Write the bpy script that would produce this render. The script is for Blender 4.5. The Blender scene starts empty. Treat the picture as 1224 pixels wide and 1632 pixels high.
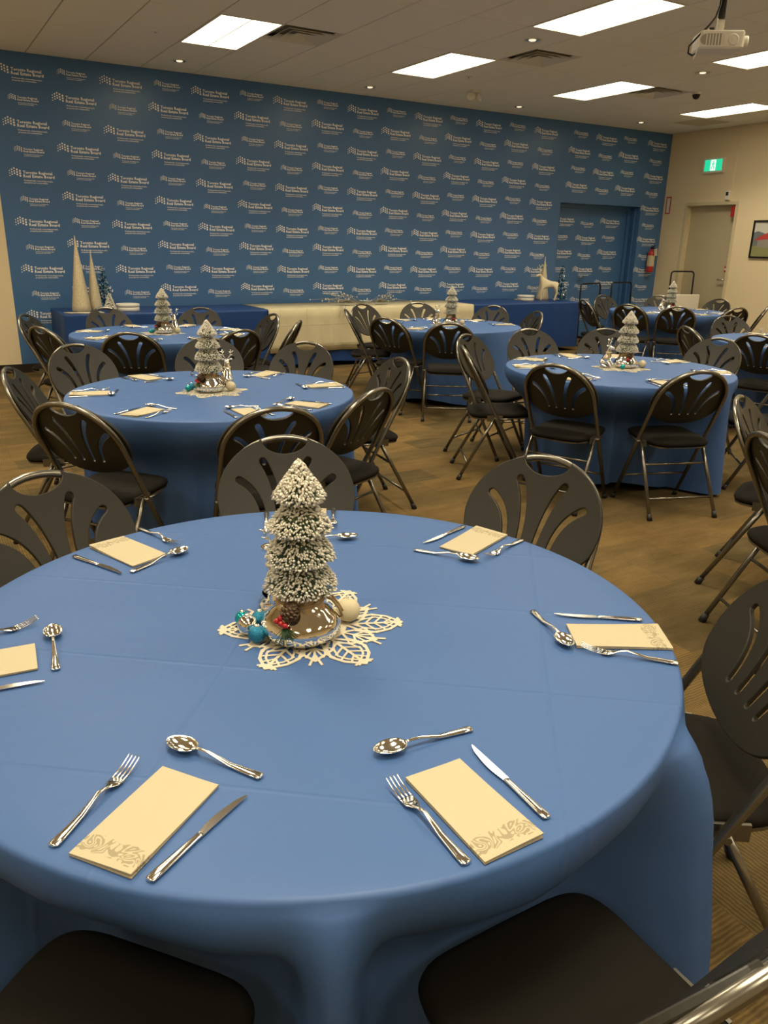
import bpy, bmesh, math, random
from math import sin, cos, pi, radians as rad, atan2, sqrt, hypot, exp
from mathutils import Vector, Matrix

S = bpy.context.scene
C = S.collection
random.seed(7)

# ------------------------------------------------------------------ camera, world, exposure
YAW, PITCH, ROLL, CAMH, FPX = rad(30.9756), rad(18.9346), rad(1.1754), 1.5237, 1245.55
cd = bpy.data.cameras.new('camera'); cam = bpy.data.objects.new('camera', cd); C.objects.link(cam)
cd.sensor_fit = 'HORIZONTAL'; cd.sensor_width = 36.0; cd.lens = FPX * 36.0 / 1224.0
cd.clip_start = 0.02; cd.clip_end = 100
_F = Vector((sin(YAW)*cos(PITCH), cos(YAW)*cos(PITCH), -sin(PITCH)))
_r = Vector((cos(YAW), -sin(YAW), 0)); _u = _r.cross(_F)
_R = _r*cos(ROLL) + _u*sin(ROLL); _U = _u*cos(ROLL) - _r*sin(ROLL)
cam.matrix_world = Matrix(((_R.x, _U.x, -_F.x, 0), (_R.y, _U.y, -_F.y, 0), (_R.z, _U.z, -_F.z, CAMH), (0, 0, 0, 1)))
S.camera = cam
w = bpy.data.worlds.new('world'); S.world = w; w.use_nodes = True
w.node_tree.nodes['Background'].inputs[0].default_value = (0.9, 0.8, 0.6, 1)
w.node_tree.nodes['Background'].inputs[1].default_value = 0.02
S.view_settings.view_transform = 'Standard'; S.view_settings.look = 'None'
S.view_settings.gamma = 1; S.view_settings.use_curve_mapping = False
S.view_settings.exposure = 1.08
LAMP = 2.7                        # brightness of the ceiling fixtures' lenses
TUBE_W = 11.5                     # light thrown down by the tubes of each fixture
LAMP_COL = (1.0, 0.875, 0.635)

# room
XL, XR, YF, YB, ZC = -3.4, 11.676, -3.5, 10.151, 3.383

# ------------------------------------------------------------------ materials
def mat(name, col, rough=0.5, metal=0.0, spec=0.5, noise=None, bump=None, emit=None, coat=0.0, trans=0.0):
    m = bpy.data.materials.new(name); m.use_nodes = True
    nt = m.node_tree; b = nt.nodes['Principled BSDF']
    b.inputs['Base Color'].default_value = (*col, 1); b.inputs['Roughness'].default_value = rough
    b.inputs['Metallic'].default_value = metal; b.inputs['Specular IOR Level'].default_value = spec
    b.inputs['Coat Weight'].default_value = coat; b.inputs['Transmission Weight'].default_value = trans
    if emit:
        b.inputs['Emission Color'].default_value = (*emit[0], 1); b.inputs['Emission Strength'].default_value = emit[1]
    if noise or bump:
        tc = nt.nodes.new('ShaderNodeTexCoord')
    if noise:                                   # (scale, second colour)
        n = nt.nodes.new('ShaderNodeTexNoise'); n.inputs['Scale'].default_value = noise[0]; n.inputs['Detail'].default_value = 4
        nt.links.new(tc.outputs['Object'], n.inputs['Vector'])
        r = nt.nodes.new('ShaderNodeValToRGB'); r.color_ramp.elements[0].position = .35; r.color_ramp.elements[1].position = .65
        r.color_ramp.elements[0].color = (*col, 1); r.color_ramp.elements[1].color = (*noise[1], 1)
        nt.links.new(n.outputs['Fac'], r.inputs['Fac']); nt.links.new(r.outputs['Color'], b.inputs['Base Color'])
    if bump:                                    # (scale, strength, distance)
        n = nt.nodes.new('ShaderNodeTexNoise'); n.inputs['Scale'].default_value = bump[0]; n.inputs['Detail'].default_value = 5
        nt.links.new(tc.outputs['Object'], n.inputs['Vector'])
        bp = nt.nodes.new('ShaderNodeBump'); bp.inputs['Strength'].default_value = bump[1]; bp.inputs['Distance'].default_value = bump[2]
        nt.links.new(n.outputs['Fac'], bp.inputs['Height']); nt.links.new(bp.outputs['Normal'], b.inputs['Normal'])
    return m

M = {}
M['cream'] = mat('cream_paint', (.80, .67, .44), .6, bump=(60, .08, .002))
M['ceil'] = mat('ceiling_tile', (.90, .86, .76), .9, noise=(180, (.86, .82, .72)), bump=(260, .25, .003))
M['slab'] = mat('ceiling_void', (.25, .23, .19), .9)
M['bar'] = mat('grid_bar', (.42, .39, .33), .6)  # darker than the tiles: shadow of the tile reveal painted into the bars
M['wallblue'] = mat('blue_wall_print', (.064, .165, .365), .30, spec=.45, bump=(40, .04, .002))
M['print'] = mat('white_print', (.95, .93, .88), .5)
M['base'] = mat('vinyl_baseboard', (.022, .016, .012), .45)
M['cloth'] = mat('blue_polyester', (.050, .116, .300), .5, spec=.4, bump=(5, .3, .02))
M['cloth2'] = mat('royal_blue_polyester', (.012, .048, .185), .5, spec=.3, bump=(6, .3, .02))
M['plastic'] = mat('black_plastic', (.020, .0178, .0130), .45, spec=.4, bump=(700, .06, .001))
M['pad'] = mat('black_seat_pad', (.010, .0085, .0065), .8, spec=.15, bump=(900, .3, .001))
M['tube'] = mat('dark_grey_tube', (.21, .195, .165), .24, metal=.85)
M['rubber'] = mat('black_rubber', (.012, .011, .010), .6)
M['silver'] = mat('silver_cutlery', (.86, .84, .78), .11, metal=1)
M['mercury'] = mat('mercury_glass', (.82, .80, .74), .07, metal=1, bump=(30, .15, .004))
M['burlap'] = mat('burlap', (.40, .27, .13), .9, bump=(400, .6, .002))
M['twine'] = mat('twine', (.30, .20, .09), .9, bump=(300, .6, .002))
M['needle'] = mat('pine_needle', (.10, .17, .10), .7, noise=(60, (.20, .26, .17)))
M['snow'] = mat('flock_snow', (.70, .665, .565), .9)
M['cone'] = mat('pine_cone', (.075, .042, .022), .7, noise=(90, (.14, .085, .045)))
M['berry'] = mat('red_berry', (.35, .012, .015), .25)
M['sprig'] = mat('green_sprig', (.015, .05, .015), .6)
M['teal'] = mat('teal_bauble', (.01, .30, .34), .18, metal=.6)
M['bluegl'] = mat('blue_glitter', (.008, .10, .22), .3, metal=.6, noise=(520, (.03, .30, .48)), bump=(420, .8, .003))
M['ivory'] = mat('ivory_felt', (.56, .49, .33), .8, bump=(200, .2, .002))
M['matte'] = mat('cream_cutwork', (.55, .50, .38), .7)
M['white'] = mat('white_plastic', (.78, .74, .64), .45)
M['dark'] = mat('dark_metal', (.02, .019, .017), .4, metal=.3)
M['blackp'] = mat('black_powdercoat', (.012, .011, .010), .35)
M['grille'] = mat('grey_grille', (.70, .66, .56), .5)
M['shade'] = mat('vent_dark', (.36, .33, .28), .6)
M['red'] = mat('red_paint', (.45, .03, .025), .35)
M['green'] = mat('sign_green', (.01, .30, .13), .4, emit=((.02, .55, .28), .55))
M['signw'] = mat('sign_white', (.75, .8, .72), .4, emit=((.6, .9, .7), .6))
M['lens'] = mat('light_lens', (.9, .88, .8), .5, emit=(LAMP_COL, LAMP))
M['bulb'] = mat('downlight_bulb', (.9, .85, .7), .4, emit=(LAMP_COL, .45))
M['refl'] = mat('downlight_reflector', (.75, .70, .58), .25, metal=.8)
M['doorc'] = mat('cream_door', (.50, .43, .28), .5)
M['trimc'] = mat('cream_trim', (.63, .55, .36), .5)
M['goldgl'] = mat('champagne_glitter', (.50, .41, .25), .45, metal=.25, noise=(160, (.80, .72, .52)), bump=(260, .7, .004))
M['deer'] = mat('white_glitter', (.78, .70, .50), .5, noise=(140, (.60, .50, .32)), bump=(220, .6, .004))
M['tinsel'] = mat('blue_tinsel', (.03, .16, .28), .22, metal=.85)
M['tinself'] = mat('silver_tinsel', (.80, .86, .88), .25, metal=.5)
M['foliage'] = mat('silver_foliage', (.36, .34, .28), .4, metal=.4)
M['greyfl'] = mat('sky_print', (.62, .62, .55), .5)
M['greenp'] = mat('lawn_print', (.28, .28, .12), .5)
M['roofp'] = mat('red_roof_print', (.50, .06, .05), .5)
M['housep'] = mat('house_print', (.30, .28, .24), .5)
M['hillp'] = mat('hill_print', (.16, .19, .20), .5)
M['steel'] = mat('brushed_steel', (.55, .53, .48), .3, metal=1)
M['wood'] = mat('folding_table_top', (.30, .24, .16), .6)

def carpet():
    m = bpy.data.materials.new('modular_carpet'); m.use_nodes = True; nt = m.node_tree; N = nt.nodes; L = nt.links
    b = N['Principled BSDF']; b.inputs['Roughness'].default_value = .95; b.inputs['Specular IOR Level'].default_value = .1
    tc = N.new('ShaderNodeTexCoord'); mp = N.new('ShaderNodeMapping'); mp.inputs['Rotation'].default_value = (0, 0, 0)
    L.new(tc.outputs['Object'], mp.inputs['Vector'])
    br = N.new('ShaderNodeTexBrick'); br.inputs['Scale'].default_value = 1.0; br.inputs['Mortar Size'].default_value = .0
    br.inputs['Brick Width'].default_value = .5; br.inputs['Row Height'].default_value = .25; br.offset = .37
    br.inputs['Color1'].default_value = (0, 0, 0, 1); br.inputs['Color2'].default_value = (1, 1, 1, 1)
    L.new(mp.outputs['Vector'], br.inputs['Vector'])
    no = N.new('ShaderNodeTexNoise'); no.inputs['Scale'].default_value = 2.6; no.inputs['Detail'].default_value = 6; no.inputs['Roughness'].default_value = .7
    mp2 = N.new('ShaderNodeMapping'); mp2.inputs['Scale'].default_value = (1, 3.2, 1); L.new(tc.outputs['Object'], mp2.inputs['Vector']); L.new(mp2.outputs['Vector'], no.inputs['Vector'])
    r1 = N.new('ShaderNodeValToRGB'); e = r1.color_ramp.elements; e[0].position = .3; e[1].position = .72
    e[0].color = (.092, .067, .030, 1); e[1].color = (.205, .140, .062, 1)
    e2 = r1.color_ramp.elements.new(.60); e2.color = (.150, .108, .048, 1)
    L.new(no.outputs['Fac'], r1.inputs['Fac'])
    r2 = N.new('ShaderNodeValToRGB'); e = r2.color_ramp.elements; e[0].color = (.72, .74, .76, 1); e[1].color = (1.30, 1.15, .98, 1)
    L.new(br.outputs['Color'], r2.inputs['Fac'])
    mx = N.new('ShaderNodeMix'); mx.data_type = 'RGBA'; mx.blend_type = 'MULTIPLY'; mx.inputs[0].default_value = 1
    L.new(r1.outputs['Color'], mx.inputs[6]); L.new(r2.outputs['Color'], mx.inputs[7])
    # fine ribs, turned a quarter from tile to tile
    ck = N.new('ShaderNodeTexChecker'); ck.inputs['Scale'].default_value = 2.0; L.new(mp.outputs['Vector'], ck.inputs['Vector'])
    wx = N.new('ShaderNodeTexWave'); wx.bands_direction = 'X'; wx.inputs['Scale'].default_value = 26; wx.inputs['Distortion'].default_value = 3; wx.inputs['Detail'].default_value = 3
    wy = N.new('ShaderNodeTexWave'); wy.bands_direction = 'Y'; wy.inputs['Scale'].default_value = 26; wy.inputs['Distortion'].default_value = 3; wy.inputs['Detail'].default_value = 3
    L.new(tc.outputs['Object'], wx.inputs['Vector']); L.new(tc.outputs['Object'], wy.inputs['Vector'])
    mw = N.new('ShaderNodeMix'); mw.data_type = 'FLOAT'; L.new(ck.outputs['Fac'], mw.inputs[0]); L.new(wx.outputs['Fac'], mw.inputs[2]); L.new(wy.outputs['Fac'], mw.inputs[3])
    r3 = N.new('ShaderNodeValToRGB'); e = r3.color_ramp.elements; e[0].color = (.62, .62, .62, 1); e[1].color = (1.15, 1.15, 1.12, 1)
    L.new(mw.outputs[0], r3.inputs['Fac'])
    m2 = N.new('ShaderNodeMix'); m2.data_type = 'RGBA'; m2.blend_type = 'MULTIPLY'; m2.inputs[0].default_value = .8
    L.new(mx.outputs[2], m2.inputs[6]); L.new(r3.outputs['Color'], m2.inputs[7])
    L.new(m2.outputs[2], b.inputs['Base Color'])
    n2 = N.new('ShaderNodeTexNoise'); n2.inputs['Scale'].default_value = 260; L.new(tc.outputs['Object'], n2.inputs['Vector'])
    bp = N.new('ShaderNodeBump'); bp.inputs['Strength'].default_value = .6; bp.inputs['Distance'].default_value = .004
    ad = N.new('ShaderNodeMath'); ad.operation = 'ADD'; L.new(n2.outputs['Fac'], ad.inputs[0]); L.new(mw.outputs[0], ad.inputs[1])
    L.new(ad.outputs[0], bp.inputs['Height']); L.new(bp.outputs['Normal'], b.inputs['Normal'])
    return m
M['carpet'] = carpet()

def napkin_mat():                       # cream paper with a tone-on-tone scroll band at one end
    m = bpy.data.materials.new('cream_napkin'); m.use_nodes = True; nt = m.node_tree; N = nt.nodes; L = nt.links
    b = N['Principled BSDF']; b.inputs['Roughness'].default_value = .85; b.inputs['Specular IOR Level'].default_value = .2
    tc = N.new('ShaderNodeTexCoord'); sp = N.new('ShaderNodeSeparateXYZ'); L.new(tc.outputs['Object'], sp.inputs[0])
    wv = N.new('ShaderNodeTexNoise'); wv.inputs['Scale'].default_value = 34; wv.inputs['Detail'].default_value = 0; wv.inputs['Distortion'].default_value = 1.6
    L.new(tc.outputs['Object'], wv.inputs['Vector'])
    m5 = N.new('ShaderNodeMath'); m5.operation = 'MULTIPLY'; m5.inputs[1].default_value = 5; L.new(wv.outputs['Fac'], m5.inputs[0])
    fr = N.new('ShaderNodeMath'); fr.operation = 'FRACT'; L.new(m5.outputs[0], fr.inputs[0])
    gt = N.new('ShaderNodeMath'); gt.operation = 'GREATER_THAN'; gt.inputs[1].default_value = .52; L.new(fr.outputs[0], gt.inputs[0])
    # the band lies 17 to 43 mm from the end at y = -0.1, its edge wavers
    nz = N.new('ShaderNodeTexNoise'); nz.inputs['Scale'].default_value = 60; L.new(tc.outputs['Object'], nz.inputs['Vector'])
    ma = N.new('ShaderNodeMath'); ma.operation = 'MULTIPLY_ADD'; ma.inputs[1].default_value = .016; L.new(nz.outputs['Fac'], ma.inputs[0]); L.new(sp.outputs['Y'], ma.inputs[2])
    cm = N.new('ShaderNodeMath'); cm.operation = 'COMPARE'; cm.inputs[1].default_value = -.064; cm.inputs[2].default_value = .015; L.new(ma.outputs[0], cm.inputs[0])
    mu = N.new('ShaderNodeMath'); mu.operation = 'MULTIPLY'; L.new(gt.outputs[0], mu.inputs[0]); L.new(cm.outputs[0], mu.inputs[1])
    mx = N.new('ShaderNodeMix'); mx.data_type = 'RGBA'; mx.inputs[6].default_value = (.475, .415, .285, 1); mx.inputs[7].default_value = (.31, .27, .175, 1)
    L.new(mu.outputs[0], mx.inputs[0]); L.new(mx.outputs[2], b.inputs['Base Color'])
    return m
M['napkin'] = napkin_mat()

def creases(m, bw, rh, ang, strength):      # pressed fold lines in a table cloth, on top of its soft noise relief
    nt = m.node_tree; N = nt.nodes; L = nt.links; bp = next(n for n in N if n.type == 'BUMP'); nz = bp.inputs['Height'].links[0].from_socket
    tc = next(n for n in N if n.type == 'TEX_COORD'); mp = N.new('ShaderNodeMapping'); mp.inputs['Rotation'].default_value = (0, 0, rad(ang)); mp.inputs['Location'].default_value = (.13, .21, 0); L.new(tc.outputs['Object'], mp.inputs[0])
    br = N.new('ShaderNodeTexBrick'); br.offset = 0; br.inputs['Scale'].default_value = 1; br.inputs['Brick Width'].default_value = bw; br.inputs['Row Height'].default_value = rh
    br.inputs['Mortar Size'].default_value = .007; br.inputs['Mortar Smooth'].default_value = 1; L.new(mp.outputs[0], br.inputs['Vector'])
    ml = N.new('ShaderNodeMath'); ml.operation = 'MULTIPLY_ADD'; ml.inputs[1].default_value = strength; L.new(br.outputs['Fac'], ml.inputs[0]); L.new(nz, ml.inputs[2]); L.new(ml.outputs[0], bp.inputs['Height'])
creases(M['cloth'], .62, .34, 38, .13); creases(M['cloth2'], .40, .30, 0, .13)
def linen_mat():                        # cream cloth with pressed fold lines
    m = mat('cream_cloth', (.60, .53, .35), .7, spec=.2); nt = m.node_tree; N = nt.nodes; L = nt.links
    tc = N.new('ShaderNodeTexCoord'); mp = N.new('ShaderNodeMapping'); mp.inputs['Rotation'].default_value = (rad(90), 0, 0); L.new(tc.outputs['Object'], mp.inputs[0])
    br = N.new('ShaderNodeTexBrick'); br.offset = 0; br.inputs['Scale'].default_value = 1; br.inputs['Brick Width'].default_value = .36; br.inputs['Row Height'].default_value = .27
    br.inputs['Mortar Size'].default_value = .006; br.inputs['Mortar Smooth'].default_value = 1
    L.new(mp.outputs[0], br.inputs['Vector'])
    nz = N.new('ShaderNodeTexNoise'); nz.inputs['Scale'].default_value = 7; nz.inputs['Detail'].default_value = 4; L.new(tc.outputs['Object'], nz.inputs['Vector'])
    ad = N.new('ShaderNodeMath'); ad.operation = 'ADD'; L.new(br.outputs['Fac'], ad.inputs[0]); L.new(nz.outputs['Fac'], ad.inputs[1])
    bp = N.new('ShaderNodeBump'); bp.inputs['Strength'].default_value = .5; bp.inputs['Distance'].default_value = .012
    L.new(ad.outputs[0], bp.inputs['Height']); L.new(bp.outputs['Normal'], N['Principled BSDF'].inputs['Normal'])
    return m
M['linen'] = linen_mat()

# ------------------------------------------------------------------ mesh helpers
class MB:
    def __init__(s): s.v = []; s.f = []; s.sm = []
    def add(s, vs, fs, smooth=False):
        o = len(s.v); s.v += [tuple(v) for v in vs]; s.f += [tuple(i+o for i in f) for f in fs]; s.sm += [smooth]*len(fs); return s
    def box(s, x0, x1, y0, y1, z0, z1, mx=None):
        vs = [(x, y, z) for z in (z0, z1) for y in (y0, y1) for x in (x0, x1)]
        if mx: vs = [mx @ Vector(v) for v in vs]
        return s.add(vs, [(0,2,3,1), (4,5,7,6), (0,1,5,4), (2,6,7,3), (0,4,6,2), (1,3,7,5)])
    def rbox(s, x0, x1, y0, y1, z0, z1, r=.01, n=3):      # box with rounded vertical edges and a chamfer top and bottom
        def ring(d, z):
            out = []
            for cx, cy, a0 in ((x1-r, y1-r, 0), (x0+r, y1-r, 90), (x0+r, y0+r, 180), (x1-r, y0+r, 270)):
                for k in range(n+1):
                    a = rad(a0+90*k/n); out.append((cx+(r-d)*cos(a), cy+(r-d)*sin(a), z))
            return out
        c = min(r*.5, (z1-z0)*.3)
        return s.rings([ring(c, z0), ring(0, z0+c), ring(0, z1-c), ring(c, z1)], True, True, False)
    def rings(s, rs, cap0=True, cap1=True, smooth=True):
        n = len(rs[0]); vs = [v for r in rs for v in r]; fs = []
        for i in range(len(rs)-1):
            for k in range(n):
                a = i*n+k; b = i*n+(k+1) % n; fs.append((a, b, b+n, a+n))
        o = len(s.v); s.add(vs, fs, smooth)
        if cap0: s.f.append(tuple(o+k for k in reversed(range(n)))); s.sm.append(False)
        if cap1: s.f.append(tuple(o+(len(rs)-1)*n+k for k in range(n))); s.sm.append(False)
        return s
    def lathe(s, prof, n=24, c=(0, 0, 0), smooth=True, cap0=False, cap1=False):
        return s.rings([[(c[0]+r*cos(2*pi*k/n), c[1]+r*sin(2*pi*k/n), c[2]+z) for k in range(n)] for r, z in prof], cap0, cap1, smooth)
    def sphere(s, c, r, n=16, m=10, sc=(1, 1, 1)):
        rs = []
        for i in range(m+1):
            a = -pi/2+pi*i/m; q = max(cos(a), .002)
            rs.append([(c[0]+r*sc[0]*q*cos(2*pi*k/n), c[1]+r*sc[1]*q*sin(2*pi*k/n), c[2]+r*sc[2]*sin(a)) for k in range(n)])
        return s.rings(rs, True, True, True)
    def tube(s, pts, r, n=8, closed=False, caps=True):
        P = [Vector(p) for p in pts]; R = r if isinstance(r, (list, tuple)) else [r]*len(P)
        T = []
        for i in range(len(P)):
            a = P[i-1] if i or closed else P[i]; b = P[(i+1) % len(P)] if i < len(P)-1 or closed else P[i]
            T.append((b-a).normalized())
        up = Vector((0, 0, 1)) if abs(T[0].z) < .9 else Vector((1, 0, 0))
        x = T[0].cross(up).normalized(); rs = []
        for i, p in enumerate(P):
            x = (x - T[i]*x.dot(T[i])).normalized(); y = T[i].cross(x)
            rs.append([p + (x*cos(2*pi*k/n)+y*sin(2*pi*k/n))*R[i] for k in range(n)])
        if closed: rs.append(rs[0]); return s.rings(rs, False, False)
        return s.rings(rs, caps, caps)
    def prism(s, poly, z0, z1, mx=None):                   # polygon in xy, extruded in z
        n = len(poly); vs = [(x, y, z0) for x, y in poly]+[(x, y, z1) for x, y in poly]
        if mx: vs = [mx @ Vector(v) for v in vs]
        return s.add(vs, [tuple(reversed(range(n))), tuple(range(n, 2*n))]+[(k, (k+1) % n, (k+1) % n+n, k+n) for k in range(n)])
    def loft(s, secs, n=10, smooth=True):                  # sections (x, y, z, half width, half thickness) across y
        return s.rings([[(x+a*cos(2*pi*k/n), y, z+b*sin(2*pi*k/n)) for k in range(n)] for x, y, z, a, b in secs], True, True, smooth)
    def mesh(s, name):
        me = bpy.data.meshes.new(name); me.from_pydata(s.v, [], s.f)
        me.polygons.foreach_set('use_smooth', s.sm); me.update()
        bm = bmesh.new(); bm.from_mesh(me); bmesh.ops.recalc_face_normals(bm, faces=bm.faces); bm.to_mesh(me); bm.free()
        return me

def ob(name, data, material=None, parent=None, loc=(0, 0, 0), rz=0.0, rot=None, scale=None):
    if isinstance(data, MB): data = data.mesh(name)
    o = bpy.data.objects.new(name, data); C.objects.link(o)
    if material is not None and not data.materials: data.materials.append(M[material])
    o.location = loc; o.rotation_euler = rot or (0, 0, rz)
    if scale: o.scale = (scale,)*3 if isinstance(scale, (int, float)) else scale
    if parent: o.parent = parent
    return o
def tag(o, label, cat, group=None, kind=None):
    o['label'] = label; o['category'] = cat
    if group: o['group'] = group
    if kind: o['kind'] = kind
    return o
def thing(name, label, cat, loc=(0, 0, 0), rz=0.0, group=None):
    o = bpy.data.objects.new(name, None); C.objects.link(o); o.location = loc; o.rotation_euler = (0, 0, rz); o.empty_display_size = .1
    return tag(o, label, cat, group)
KIDS = {}
def part(name, data, material, parent, **k):
    o = ob(name, data, material, parent, **k); KIDS.setdefault(parent, []).append(o); return o
def dup(o, loc=None, rz=None, label=None, group=None, parent=None):
    c = o.copy(); C.objects.link(c)
    if loc is not None: c.location = loc
    if rz is not None: c.rotation_euler = (0, 0, rz)
    if label: c['label'] = label
    if group: c['group'] = group
    if parent: c.parent = parent
    for k in KIDS.get(o, []):
        d = dup(k, parent=c); KIDS.setdefault(c, []).append(d)
    return c
def struct(name, data, material, parent=None, **k):
    o = ob(name, data, material, parent, **k)
    if not parent: o['kind'] = 'structure'
    return o
def skin(verts, edges, radii, sub=2):
    me = bpy.data.meshes.new('skin_tmp'); me.from_pydata(verts, edges, [])
    o = bpy.data.objects.new('skin_tmp', me); C.objects.link(o)
    o.modifiers.new('s', 'SKIN')
    for i, r in enumerate(radii):
        q = me.skin_vertices[0].data[i]; q.radius = (r, r) if not isinstance(r, tuple) else r; q.use_root = (i == 0)
    m = o.modifiers.new('d', 'SUBSURF'); m.levels = sub; m.render_levels = sub
    dg = bpy.context.evaluated_depsgraph_get(); out = bpy.data.meshes.new_from_object(o.evaluated_get(dg))
    bpy.data.objects.remove(o); bpy.data.meshes.remove(me)
    for p in out.polygons: p.use_smooth = True
    return out
def curve_mesh(splines, extrude, bevel=0):
    cu = bpy.data.curves.new('tmp', 'CURVE'); cu.dimensions = '2D'; cu.fill_mode = 'BOTH'; cu.extrude = extrude; cu.bevel_depth = bevel; cu.bevel_resolution = 1
    for pts in splines:
        sp = cu.splines.new('POLY'); sp.points.add(len(pts)-1); sp.use_cyclic_u = True
        for i, (x, y) in enumerate(pts): sp.points[i].co = (x, y, 0, 1)
    o = bpy.data.objects.new('tmp', cu); C.objects.link(o)
    dg = bpy.context.evaluated_depsgraph_get(); me = bpy.data.meshes.new_from_object(o.evaluated_get(dg))
    bpy.data.objects.remove(o); bpy.data.curves.remove(cu); return me
def text_polys(t, width, height, x0, z0, bold=0.0, res=1):          # a text line as vertices and faces, fitted to a width and a letter height
    cu = bpy.data.curves.new('tmp', 'FONT'); cu.body = t; cu.resolution_u = res; cu.offset = bold
    o = bpy.data.objects.new('tmp', cu); C.objects.link(o)
    dg = bpy.context.evaluated_depsgraph_get(); me = bpy.data.meshes.new_from_object(o.evaluated_get(dg))
    xs = [v.co.x for v in me.vertices]; a, b = min(xs), max(xs); cap = .70
    vs = [(x0+(v.co.x-a)*width/(b-a), z0+v.co.y*height/cap) for v in me.vertices]; fs = [tuple(p.vertices) for p in me.polygons]
    bpy.data.objects.remove(o); bpy.data.curves.remove(cu); bpy.data.meshes.remove(me); return vs, fs

# ------------------------------------------------------------------ the room
struct('floor', MB().box(XL-.1, XR+.1, YF-.1, YB+.5, -.06, 0), 'carpet')
DX0, DX1, DZ, DD = 9.27, 11.12, 2.21, .26        # recessed double door in the logo wall
wb = struct('wall_back', MB().box(XL-.1, DX0, YB, YB+.12, 0, ZC+.1).box(DX0, DX1, YB, YB+.12, DZ, ZC+.1).box(DX1, XR+.1, YB, YB+.12, 0, ZC+.1), 'cream')
BX0 = 1.075
ob('wallpaper', MB().box(BX0, DX0, YB-.003, YB-.0004, .10, ZC).box(DX0, DX1, YB-.003, YB-.0004, DZ, ZC).box(DX1, XR-.001, YB-.003, YB-.0004, .10, ZC), 'wallblue', wb)
ob('door_reveal', MB().box(DX0-.03, DX0+.004, YB+.0005, YB+DD+.06, .001, DZ-.004).box(DX1-.004, DX1+.03, YB+.0005, YB+DD+.06, .001, DZ-.004).box(DX0-.03, DX1+.03, YB+.0005, YB+DD+.06, DZ-.004, DZ+.03)
   .box(DX1-.06, DX1-.003, YB+DD-.04, YB+DD+.05, .002, DZ-.005).box(DX0+.003, DX0+.06, YB+DD-.04, YB+DD+.05, .002, DZ-.005).box(DX0+.06, DX1-.06, YB+DD-.039, YB+DD+.05, DZ-.06, DZ-.003).box(DX1-.03, DX1-.003, YB+.10, YB+.13, .002, DZ-.005), 'wallblue', wb)
dr = struct('door_1', MB().box(DX0+.062, (DX0+DX1)/2-.002, YB+DD, YB+DD+.045, .01, DZ-.062).box((DX0+DX1)/2+.002, DX1-.062, YB+DD, YB+DD+.045, .01, DZ-.062), 'wallblue')
ob('door_handle', MB().tube([(10.13, YB+DD-.005, 1.05), (10.13, YB+DD-.06, 1.05)], .012).tube([(10.02, YB+DD-.06, 1.05), (10.14, YB+DD-.06, 1.05)], .011).lathe([(.028, 0), (.028, .006)], 16, (10.13, YB+DD-.01, 1.05)), 'steel', dr)
struct('baseboard_back', MB().box(XL, DX0, YB-.012, YB-.0005, 0, .10).box(DX1, XR, YB-.012, YB-.0005, 0, .10), 'base')
# right wall with the cream service door
RY0, RY1, RZ = 8.69, 9.64, 2.235
struct('wall_right', MB().box(XR, XR+.2, YF-.1, RY0, 0, ZC+.1).box(XR, XR+.2, RY1, YB, 0, ZC+.1).box(XR, XR+.2, RY0, RY1, RZ, ZC+.1), 'cream')
struct('wall_left', MB().box(XL-.1, XL, YF-.1, YB, 0, ZC+.1), 'cream')
struct('wall_front', MB().box(XL, XR, YF-.1, YF, 0, ZC+.1), 'cream')
struct('baseboard_right', MB().box(XR-.012, XR-.0005, YF, RY0-.05, 0, .10).box(XR-.012, XR-.0005, RY1+.05, YB-.013, 0, .10), 'base')
struct('trim_1', MB().box(XR-.012, XR+.15, RY0-.045, RY0+.004, 0, RZ+.045).box(XR-.012, XR+.15, RY1-.004, RY1+.045, 0, RZ+.045).box(XR-.0119, XR+.15, RY0, RY1, RZ-.004, RZ+.045)
       .box(XR+.07, XR+.095, RY0+.003, RY0+.02, .001, RZ-.005).box(XR+.07, XR+.095, RY1-.02, RY1-.003, .001, RZ-.005).box(XR+.0705, XR+.095, RY0+.01, RY1-.01, RZ-.02, RZ-.003), 'trimc')
struct('trim_2', MB().box(XR-.006, XR-.0005, 8.81, 8.83, RZ+.05, ZC), 'cream')
d2 = struct('door_2', MB().box(XR+.10, XR+.145, RY0+.004, RY1-.004, .01, RZ-.004), 'doorc')
ob('door_handle', MB().box(XR+.094, XR+.1, RY0+.045, RY0+.085, .98, 1.16).tube([(XR+.1, RY0+.065, 1.07), (XR+.045, RY0+.065, 1.07), (XR+.045, RY0+.19, 1.065)], .010), 'steel', d2)
ob('warning_tag', MB().rbox(-.001, .002, -.045, .045, -.045, .045, .001, 1), 'red', d2, loc=(XR+.096, RY0+.075, 1.235))
ob('tag_band', MB().box(XR+.0935, XR+.0945, RY0+.035, RY0+.115, 1.22, 1.25), 'white', d2)
ob('exit_alarm', MB().box(XR+.02, XR+.095, RY0+.006, RY0+.10, RZ-.19, RZ-.03), 'red', d2)  # red exit alarm near the top of the door

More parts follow.
